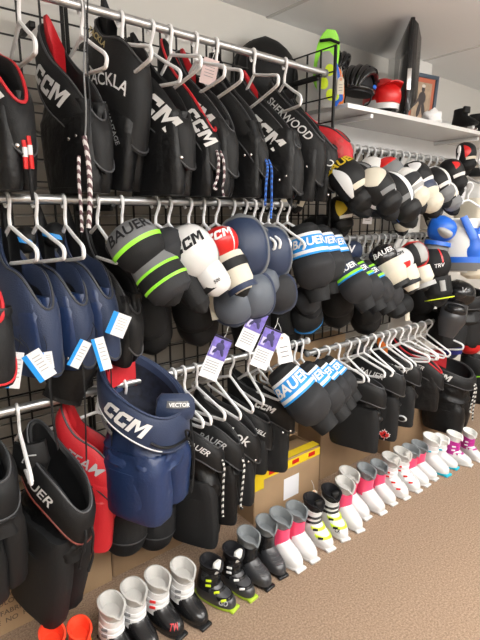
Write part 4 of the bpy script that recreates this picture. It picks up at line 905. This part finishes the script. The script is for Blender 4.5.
# low right rail
G4 = 'hockey pants on the low right rail'
def swoosh(root, pb, body):
    pts = []
    for k in range(13):
        u = k/12
        pts.append((u, .018*math.sin(PI*u)**.8))
    top_ = []; bot = []
    for k in range(15):
        u = k/14; ph = -1.75+.75*u
        w = .55+.25*(4*(u-.38)**2)-.35*u
        P = pb(ph, w, .010); top_.append(P+V((0, 0, .002+.010*math.sin(PI*min(1, u*1.25))**1))) ; bot.append(P)
    vs = top_+bot; fs = [(i, i+1, 15+i+1, 15+i) for i in range(14)]
    mk('swoosh_mark', (vs, fs), LET, root)
P_('black hockey pants with white swoosh mark on the low right rail', (1.955, -0.057, 0.73), a=0.146, b=0.041, drop=.08, L=.42, bandh=.10, group=G4, leg=BLK3, extra=swoosh, snaps=False)
def leaf(root, pb, body):
    ctr = V((-.11, -.09, -.40))
    pts = [(0, 1), (.18, .62), (.42, .74), (.34, .25), (.62, .5), (.7, .32), (.98, .3), (.8, .02), (.9, -.12), (.45, -.4), (.5, -.58), (.08, -.5), (.06, -.95), (-.06, -.95), (-.08, -.5), (-.5, -.58), (-.45, -.4), (-.9, -.12), (-.8, .02), (-.98, .3), (-.7, .32), (-.62, .5), (-.34, .25), (-.42, .74), (-.18, .62)]
    def ply(sc, x): return [ctr+V((x, -px*sc, pz*sc)) for px, pz in pts], [tuple(range(len(pts)))]
    o = mk('leaf_emblem_border', ply(.034, .0), LET, root, smooth=False)
    mk('leaf_emblem', ply(.028, -.003), REDP, o, smooth=False)
    pl = [ctr+V((-.006, -a_*.016, b_*.014)) for a_, b_ in ((-1, -.8), (-.2, .1), (.2, .9), (.6, .6), (.2, -.2), (1, -.9), (.4, -.9), (-.1, -.3))]
    mk('skater_mark', (pl, [tuple(range(8))]), LETD, o, smooth=False)
P_('black hockey pants with red and white maple leaf emblem on the leg', (2.153, -0.049, 0.77), a=0.138, b=0.045, drop=.10, L=.46, bandh=.11, text='BAUER', tsize=.045, tpos=-.05, group=G4, leg=BLK3, extra=leaf, pad=GRYM, padh=.07, snaps=False)
def roundel(root, pb, body):
    M = Matrix.Translation((-.105, -.08, -.37)) @ Matrix.Rotation(PI/2, 4, 'Y')
    r = mk('round_badge', xf(ellipsoid((0, 0, 0), .02, .03, .004, 20, 4, zmin=-.9), M), LETG, root)
    mk('badge_centre', xf(ellipsoid((0, 0, -.003), .013, .021, .004, 20, 4, zmin=-.9), M), BLK2, r)
P_('black hockey pants with orange lining and small round grey badge', (2.34, -0.04, 0.771), a=0.129, b=0.045, drop=.10, L=.44, bandh=.10, text='WARRIOR', tsize=.036, tpos=0, group=G4, leg=BLK3, pad=ORG, padh=.05, extra=roundel, snaps=False)
P_('black hockey pants with red top edge before the open-waisted pair', (2.57, -0.037, 0.765), a=0.146, b=0.041, drop=.17, L=.40, bandh=.10, text='BAUER', tsize=.035, tpos=.0, group=G4, leg=BLK, pipe=RED, snaps=False)
P_('black hockey pants with open waist, red lining and checkered lace at right', (2.91, -0.076, 0.607), yaw=.1, a=.14, b=.13, drop=.10, L=.46, bandh=.07, col_=BLK, lin=BLK2, text='CCM', tsize=.055, tpos=.0, group=G4, pad=RED, padh=.04, lace=(LACEB, .16), kb=.95, legw=.5, snaps=False, crotch=.7)
P_('dark hockey pants with lime flash at the extreme right of the low rail', (3.411, -0.029, 0.546), a=0.103, b=0.066, drop=.08, L=.36, group=G4, snaps=False, extra=lambda r, pb, b: mk('lime_flash', tube([pb(-1.9, 1.3, .012), pb(-1.5, 1.0, .012), pb(-1.2, .9, .012)], .006, 6), LIME, r))
pad('dark royal blue pad hanging behind the white hangers at far right', (3.142, 0.05, 0.721), 48, 4, 0, [liner(.2, .09, NAVY), dict(n='shell', m=mat('deep_blue', (.01, .02, .22), .5), w=[(0, .07), (1, .075)], p=dome(.02), L=.15, c=1.0)], name='shin_guard')
pad('red and black pad at the right edge above the low rail', (3.357, 0.0, 0.711), 48, 4, -15, [liner(.2, .09, BLK2), dict(n='shell', m=REDP, w=oval(.08, .4), p=dome(.03), L=.18, c=1.0), dict(n='black_centre', m=BLK2, w=oval(.05, .5), p=dome(.03), L=.11, c=1.0, at=(0, -.02, -.04), on='shell')], name='shin_guard')
WH = 'white hangers on the low right rail'
xs = [1.70, 1.78, 1.86, 1.95, 2.02, 2.09, 2.16, 2.23, 2.29, 2.35, 2.42, 2.50, 2.58, 2.66, 2.74, 2.82]
for i, x in enumerate(xs): hanger(ORDN[i]+' white hanger from the left on the low right rail', x, .855, random.uniform(-.15, .35), random.uniform(-.25, .15), group=WH, w=.16 if i > 3 else .14)

# ================================================================ cards and tags
def tagcard(label, loc, az, el, roll, w, h, kind, group=None):
    root = thing('price_tag', label, 'tag', group=group); root.matrix_world = pose(loc, az, el, roll)
    if kind == 'violet':
        c = mk('white_card', box(0, .0012, -h*.62, w*1.0, .001, h*.78), PAPER, root, smooth=False)
        p = mk('printed_card', box(0, -.0008, -h*.25, w*.98, .0016, h*.52), PURC, root, smooth=False)
        fig = join(*[xf(ellipsoid((0, 0, 0), rx, .001, rz, 12, 6, zmin=-.99), Matrix.Translation((x, -.002, z)) @ Matrix.Rotation(an, 4, 'Y')) for x, z, rx, rz, an in ((.0, -h*.10, w*.10, w*.12, 0), (-.0, -h*.22, w*.24, w*.22, .3), (w*.18, -h*.33, w*.09, w*.25, -.5), (-w*.2, -h*.34, w*.09, w*.22, .5))])
        mk('printed_figure', fig, mat('print_ink', (.03, .025, .10), .5), p)
        mk('pale_patch', box(-w*.3, -.0022, -h*.36, w*.22, .0006, h*.2), mat('print_lilac', (.55, .52, .75), .5), p, smooth=False)
        mk('dark_strip', box(0, -.0025, -h*.015, w*1.0, .0006, h*.04), LETD, p, smooth=False)
        mk('small_print', join(*[box(-w*.05, -.0002, -h*(.60+.06*i), w*.7, .001, h*.012) for i in range(5)]), GRYM, c, smooth=False)
    elif kind == 'blue':
        c = mk('card', box(0, 0, -h*.5, w, .0012, h), PAPER, root, smooth=False)
        mk('blue_band', box(-w*.36, -.001, -h*.5, w*.28, .0012, h), BLUL, c, smooth=False)
        mk('small_print', join(*[box(w*.12, -.001, -h*(.2+.12*i), w*.45, .001, h*.025) for i in range(5)]), GRYL, c, smooth=False)
    elif kind == 'price':
        c = mk('card', loft([[(x, y_, z) for x, z in ((-w/2, -h), (w/2, -h), (w/2, -h*.15), (w*.25, 0), (-w*.25, 0), (-w/2, -h*.15))] for y_ in (0, .0015)]), PAPER if w > .03 else CRM, root, smooth=False)
        mk('eyelet', tube([(.004*math.cos(a), -.001, -h*.14+.004*math.sin(a)) for a in [2*PI*k/10 for k in range(10)]], .0014, 5, True), ORG, c)
        mk('small_print', join(*[box(0, -.0006, -h*(.45+.16*i), w*.55, .001, h*.03) for i in range(3)]), GRYM, c, smooth=False)
    else:
        mk('card', box(0, 0, -h*.5, w, .0012, h), mat('pinkish_paper', (.62, .48, .47), .6), root, smooth=False)
        mk('small_print', join(*[box(0, -.001, -h*(.2+.12*i), w*.6, .001, h*.02) for i in range(5)]), GRYM, root, smooth=False)
    mk('string', tube([(0, 0, -.004), (.004, .004, .02), (0, .012, .045)], .0010, 5), WHTM if kind != 'blue' else BLK3, root)
tagcard('violet printed card over white card, left one by the wire grid', (1.037, -0.14, 1.06), 30, 8, -24, .07, .16, 'violet', 'violet hang cards')
tagcard('violet printed card over white card, topmost of three', (1.2, -0.16, 1.143), 32, 8, -26, .07, .16, 'violet', 'violet hang cards')
tagcard('violet printed card over wide white card, lowest of the right pair', (1.242, -0.19, 1.072), 32, 8, -24, .07, .16, 'violet', 'violet hang cards')
tagcard('white card fanned out behind the lowest violet card', (1.319, -0.15, 1.032), 32, 8, 10, .06, .12, 'price', 'violet hang cards')
GT = 'blue and white hang tags'
tagcard('blue and white tag at far left under the navy pants', (0.316, -0.19, 1.149), 20, 0, -12, .035, .10, 'blue', GT)
tagcard('second blue and white tag under the navy pants, turned outward', (0.345, -0.2, 1.144), 20, 0, 28, .05, .085, 'blue', GT)
tagcard('blue and white tag beside the long black strap', (0.401, -0.15, 1.125), 20, 0, 4, .03, .05, 'blue', GT)
tagcard('blue and white tag hanging under the third navy pants', (0.506, -0.18, 1.145), 22, 0, -30, .035, .085, 'blue', GT)
tagcard('blue and white tag nearest the navy open-waist pants', (0.531, -0.2, 1.154), 22, 0, 12, .036, .10, 'blue', GT)
tagcard('white tag with blue corner under the black steep-lettered pants', (0.615, -0.2, 1.214), 24, 0, -25, .055, .07, 'blue', GT)
tagcard('pinkish paper tag in the waist of an upper-rail pair', (1.078, -0.03, 2.03), 28, 0, -14, .055, .085, 'pink')
tagcard('cream price tag on the black vented helmet', (1.781, -0.02, 2.09), 42, 0, 0, .028, .07, 'price')
tagcard('cream price tag hanging from the cream-topped guard under shelf', (1.842, -0.16, 1.532), 45, 0, -4, .04, .07, 'price')
tagcard('pale yellow-edged tag beside the chest protector hanger', (2.831, -0.08, 1.655), 50, 0, -6, .05, .09, 'price')
# striped lace and red-capped cord hanging from the pants
def cord(label, pts, r, m, name='hanging_lace'):
    o = tag(mk(name, tube(smooth_pts(pts, 6), r, 7), m), label, 'lace')
    if name == 'drawstring_tip':
        q = V(pts[1]); mk('white_band', tube([q+V((0, 0, .012)), q+V((0, 0, -.012))], r*1.08, 8), WHT, o)
    return o
cord('thin grey drawstring hanging straight down beside the gold-crested pants', [(0.536, -0.24, 2.032), (0.537, -0.24, 1.971), (0.526, -0.24, 1.856), (0.525, -0.24, 1.762), (0.517, -0.24, 1.689)], .0022, GRYM)
cord('second thin grey drawstring just right of the first', [(0.553, -0.23, 2.04), (0.54, -0.23, 1.883), (0.54, -0.23, 1.765), (0.518, -0.23, 1.565)], .0020, GRYD)
cord('thick white flecked lace crossing the middle rail', [(0.515, -0.24, 1.699), (0.522, -0.24, 1.64), (0.522, -0.24, 1.565), (0.516, -0.23, 1.467)], .0065, LACE)
cord('thinner white flecked lace left of the thick one', [(0.502, -0.23, 1.65), (0.498, -0.23, 1.59), (0.502, -0.22, 1.514), (0.5, -0.22, 1.456)], .0045, LACE)
for dx, nm in ((0, 'left'), (5.5, 'right')):
    pass
cord('red cord tip with white band above the middle rail, left of pair', [(0.388, -0.16, 1.686), (0.39, -0.16, 1.657), (0.389, -0.16, 1.616)], .006, REDP, 'drawstring_tip')
cord('red cord tip with white band above the middle rail, right of pair', [(0.401, -0.16, 1.697), (0.403, -0.16, 1.663), (0.404, -0.16, 1.617)], .006, REDP, 'drawstring_tip')
cord('black cord below the red tips crossing the middle rail', [(0.399, -0.16, 1.616), (0.398, -0.16, 1.577), (0.402, -0.15, 1.539)], .005, BLK3)

# ================================================================ cardboard boxes
def carton(label, x0, x1, y0, y1, h, rot=0, tape=False, lines=False, flap=False, sheet=False, m=CARD):
    w, d = x1-x0, y1-y0
    root = thing('cardboard_box', label, 'box', ((x0+x1)/2, (y0+y1)/2, 0), (0, 0, rot))
    t = .006
    mk('body', join(box(0, -d/2, h/2, w, t, h), box(0, d/2, h/2, w, t, h), box(-w/2, 0, h/2, t, d, h), box(w/2, 0, h/2, t, d, h), box(0, 0, t/2, w, d, t)), m, root, smooth=False)
    if flap:
        for (cy, an) in ((-d/2, -.12), (d/2, .1)):
            q = box(0, 0, 0, w*.99, d*.5, t)
            M = Matrix.Translation((0, cy, h+t*.5)) @ Matrix.Rotation(an if cy < 0 else -an, 4, 'X') @ Matrix.Translation((0, d*.25 if cy < 0 else -d*.25, 0))
            mk('flap', xf(q, M), m, root, smooth=False)
    else: mk('flap', box(0, 0, h, w, d, t), m, root, smooth=False)
    if tape:
        mk('tape', join(box(0, -d/2-.0042, h-.022, w, .001, .044), box(0, -d/2+.025, h+.0132, w, .05, .001), box(-w/2+.03, -d/2-.0046, h-.045, .06, .001, .09)), YEL, root, smooth=False)
        [mk('tape_mark', box(w*q, -d/2-.0052, h-.02, .05, .001, .022), REDP, root, smooth=False) for q in (-.25, .1, .36)]
    if lines:
        ln = [text_flat(s_, .028, (.09, -d/2-.0035, zz), (1, 0, 0), (0, -1, 0), .001) for s_, zz in (('HANDLE WITH CARE  KEEP DRY', h*.36), ('QTY  SIZE  COLOUR  WEIGHT', h*.29), ('MADE IN CANADA  FABRIQUE AU CANADA', h*.2), ('STYLE  NO  PCS', h*.12))]
        mk('printing', join(*ln), mat('faded_print', (.10, .07, .045), .7), root, smooth=False)
    if sheet: mk('paper_label', box(.02, -d/2-.0042, h*.42, .11, .001, .12), PAPER, root, smooth=False)
carton('large cardboard box with faded printing at bottom left', -.30, .685, .19, .43, .44, lines=True)
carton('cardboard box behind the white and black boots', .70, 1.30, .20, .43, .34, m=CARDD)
carton('cardboard box with yellow tape and white label beside pink boots', 1.39, 1.86, .09, .42, .27, tape=True, flap=True, sheet=True)
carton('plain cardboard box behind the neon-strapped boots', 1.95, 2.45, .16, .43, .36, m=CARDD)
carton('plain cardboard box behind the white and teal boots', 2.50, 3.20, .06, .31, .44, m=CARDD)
carton('long flat cardboard box showing through the grid above the taped one', 1.70, 2.35, .335, .43, .78, m=CARD)

# ================================================================ ski boots
def B(px, yaw, s, label, **k):
    k.pop('s', 0); k.pop('yaw', 0)
    return boot(label, px, yaw, s, **k)
GREYL = mat('grey_shell', (.30, .30, .30), .35)
B((0.354, -0.127, 0.0), 0.00, 0.68, 'orange-red boot at bottom left, left of the pair', shell=ORED, cuff=ORED, liner=ORED, sole=BPL, buckle=YEL, nb=2)
B((0.435, -0.149, 0.0), 0.00, 0.64, 'orange-red boot with yellow strap at bottom left, right of the pair', shell=ORED, cuff=ORED, liner=ORED, sole=BPL, buckle=YEL, nb=2)
bw = dict(shell=BPL, cuff=SHW, liner=LINL, sole=BPL, buckle=WHT, bmat=GRYM, nb=2)
B((.552, -.15, 0), .1, .74, 'pale-lined white boot, nearest the orange-red pair', **bw)
B((.642, -.14, 0), .1, .74, 'pale-lined white and black boot, second from the orange-red pair', **bw)
B((0.74, -0.141, 0.0), 0.20, 0.74, 'white cuffed black boot with red lettering on the toe', text=[('TW', .045, -.45, .066, RED)], **{**bw, 'bmat': REDP})
B((0.838, -0.16, 0.0), 0.15, 0.74, 'white cuffed black boot right of the red-lettered boot', **bw)
bb = dict(shell=GPL, cuff=BPL, liner=LETD, sole=mat('neon_sole', (.35, .5, .03), .5), buckle=BPL, bmat=WHT, nb=4, inner=WHTM, lh=.8)
B((0.96, -0.175, 0.0), 0.30, 0.68, 'black boot with neon green sole and yellow print, left of pair', text=[('GO', .04, -.9, .055, LETG)], **{**bb, 'bmat': NEON})
B((1.066, -0.178, 0.0), 0.10, 0.68, 'black boot with neon green sole carrying a price tag', **bb)
bg = dict(shell=GPL, cuff=BPL, liner=LINR, sole=BPL, nb=0, ribs=True)
B((1.156, -0.17, 0.0), 0.10, 0.74, 'black ribbed boot with grey liner, left of pair', **bg)
B((1.262, -0.16, 0.0), -0.10, 0.74, 'black ribbed boot with grey liner, beside the first pink boot', **bg)
bpk = dict(shell=SHW, cuff=PINK, liner=LINR, sole=SHW, nb=0)
G = 'pink and white ski boots'
B((1.339, -0.174, 0.0), 0.00, 0.78, 'pink and white boot next to the black ribbed pair', **bpk)
B((1.433, -0.178, 0.0), -0.05, 0.76, 'pink and white boot next to the neon-strapped pair', **bpk)
bn = dict(shell=SHW, cuff=SHW, liner=LETD, sole=SHW, buckle=NEON, bmat=BPL, cstrap=GPL, nb=4, inner=BLK2, lh=.9)
B((1.549, -0.176, 0.0), -0.10, 0.76, 'white boot with neon straps and white tag inside, left of pair', **bn)
B((1.67, -0.176, 0.0), -0.25, 0.76, 'white boot with neon straps and dark buckles, right of pair', text=[('CR', .035, -.7, .06, LETD)], **bn)
B((1.773, -0.179, 0.0), -0.20, 0.76, 'pink and white boot with pale liner right of the neon pair', **{**bpk, 'liner': LINL})
B((1.865, -0.137, 0.0), 0.00, 0.78, 'pink and white boot half hidden behind its pale-lined mate', **{**bpk, 'liner': LINL})
B((1.971, -0.164, 0.0), -0.10, 0.76, 'pink and white boot, third pink pair, left one', **bpk)
B((2.083, -0.163, 0.0), -0.10, 0.70, 'pink and white boot, third pink pair, right one', **bpk)
br = dict(shell=SHW, cuff=SHW, liner=LINL, sole=SHW, buckle=WHT, bmat=REDP, nb=4, inner=LINL)
B((2.185, -0.17, 0.0), -0.10, 0.74, 'white boot with red buckle patches, left of pair', **br)
B((2.291, -0.175, 0.0), -0.05, 0.74, 'white boot with small red marks, right of pair', **br)
B((2.375, -0.177, 0.0), 0.05, 0.72, 'pink and white boot, last pink pair, left one', **bpk)
B((2.47, -0.176, 0.0), 0.05, 0.70, 'pink and white boot, last pink pair, right one', **bpk)
bt = dict(shell=SHW, cuff=SHW, liner=WHTM, sole=TEAL, buckle=WHT, bmat=TEAL, nb=1)
B((2.581, -0.19, 0.0), -0.10, 0.76, 'taller white boot with teal buckle and teal sole, left of pair', **bt)
B((2.68, -0.198, 0.0), 0.10, 0.66, 'taller white boot with teal sole, right of pair', **bt)
bv = dict(shell=SHW, cuff=PURP, liner=WHTM, sole=SHW, buckle=PURP, bmat=WHT, nb=3)
B((2.775, -0.233, 0.0), 0.15, 0.68, 'white and magenta strapped boot below the checkered lace', **bv)
B((2.911, -0.257, 0.0), -0.30, 0.62, 'white and magenta strapped boot at the right picture edge', **bv)
tagcard('cream price tag tied to the black neon-soled boot', (1.065, -0.14, 0.122), 25, 20, 0, .03, .05, 'price')
tagcard('white tag inside the neon-strapped boot collar', (1.622, -0.09, 0.186), 30, 25, 6, .028, .05, 'price')

# ================================================================ light, camera
def area(nm, loc, rot, sx, sy, e, c=(1, .97, .93)):
    l = bpy.data.lights.new(nm, 'AREA'); l.shape = 'RECTANGLE'; l.size = sx; l.size_y = sy; l.energy = e; l.color = c
    o = bpy.data.objects.new(nm, l); col.objects.link(o); o.location = loc; o.rotation_euler = rot
area('ceiling_fill', (1.6, -2.8, 1.8), (PI, 0, 0), 5.0, .8, 380)  # fill lamp added to brighten ceiling and walls, no real fixture
area('ceiling_fluorescent', (.4, -2.0, 2.42), (0, 0, 0), 1.8, .5, 40)
area('ceiling_fluorescent_b', (3.0, -1.7, 2.42), (0, 0, 0), 1.8, .5, 40)
area('ceiling_fluorescent_c', (1.5, -3.6, 2.42), (0, 0, 0), 2.4, .6, 34)
w = bpy.data.worlds.new('World'); scene.world = w; w.use_nodes = True
w.node_tree.nodes['Background'].inputs[0].default_value = (.8, .85, .9, 1); w.node_tree.nodes['Background'].inputs[1].default_value = .3
cam = bpy.data.cameras.new('Camera'); co = bpy.data.objects.new('Camera', cam); col.objects.link(co)
cam.sensor_fit = 'AUTO'; cam.sensor_width = 36; cam.lens = 27; cam.clip_start = .02
co.location = (0, -1.5, 1.5)
th, yaw = math.radians(12.3), math.radians(50.7)
co.rotation_euler = (PI/2-th, 0, yaw-PI/2)
scene.camera = co
scene.view_settings.view_transform = 'Standard'
scene.view_settings.exposure = -0.12
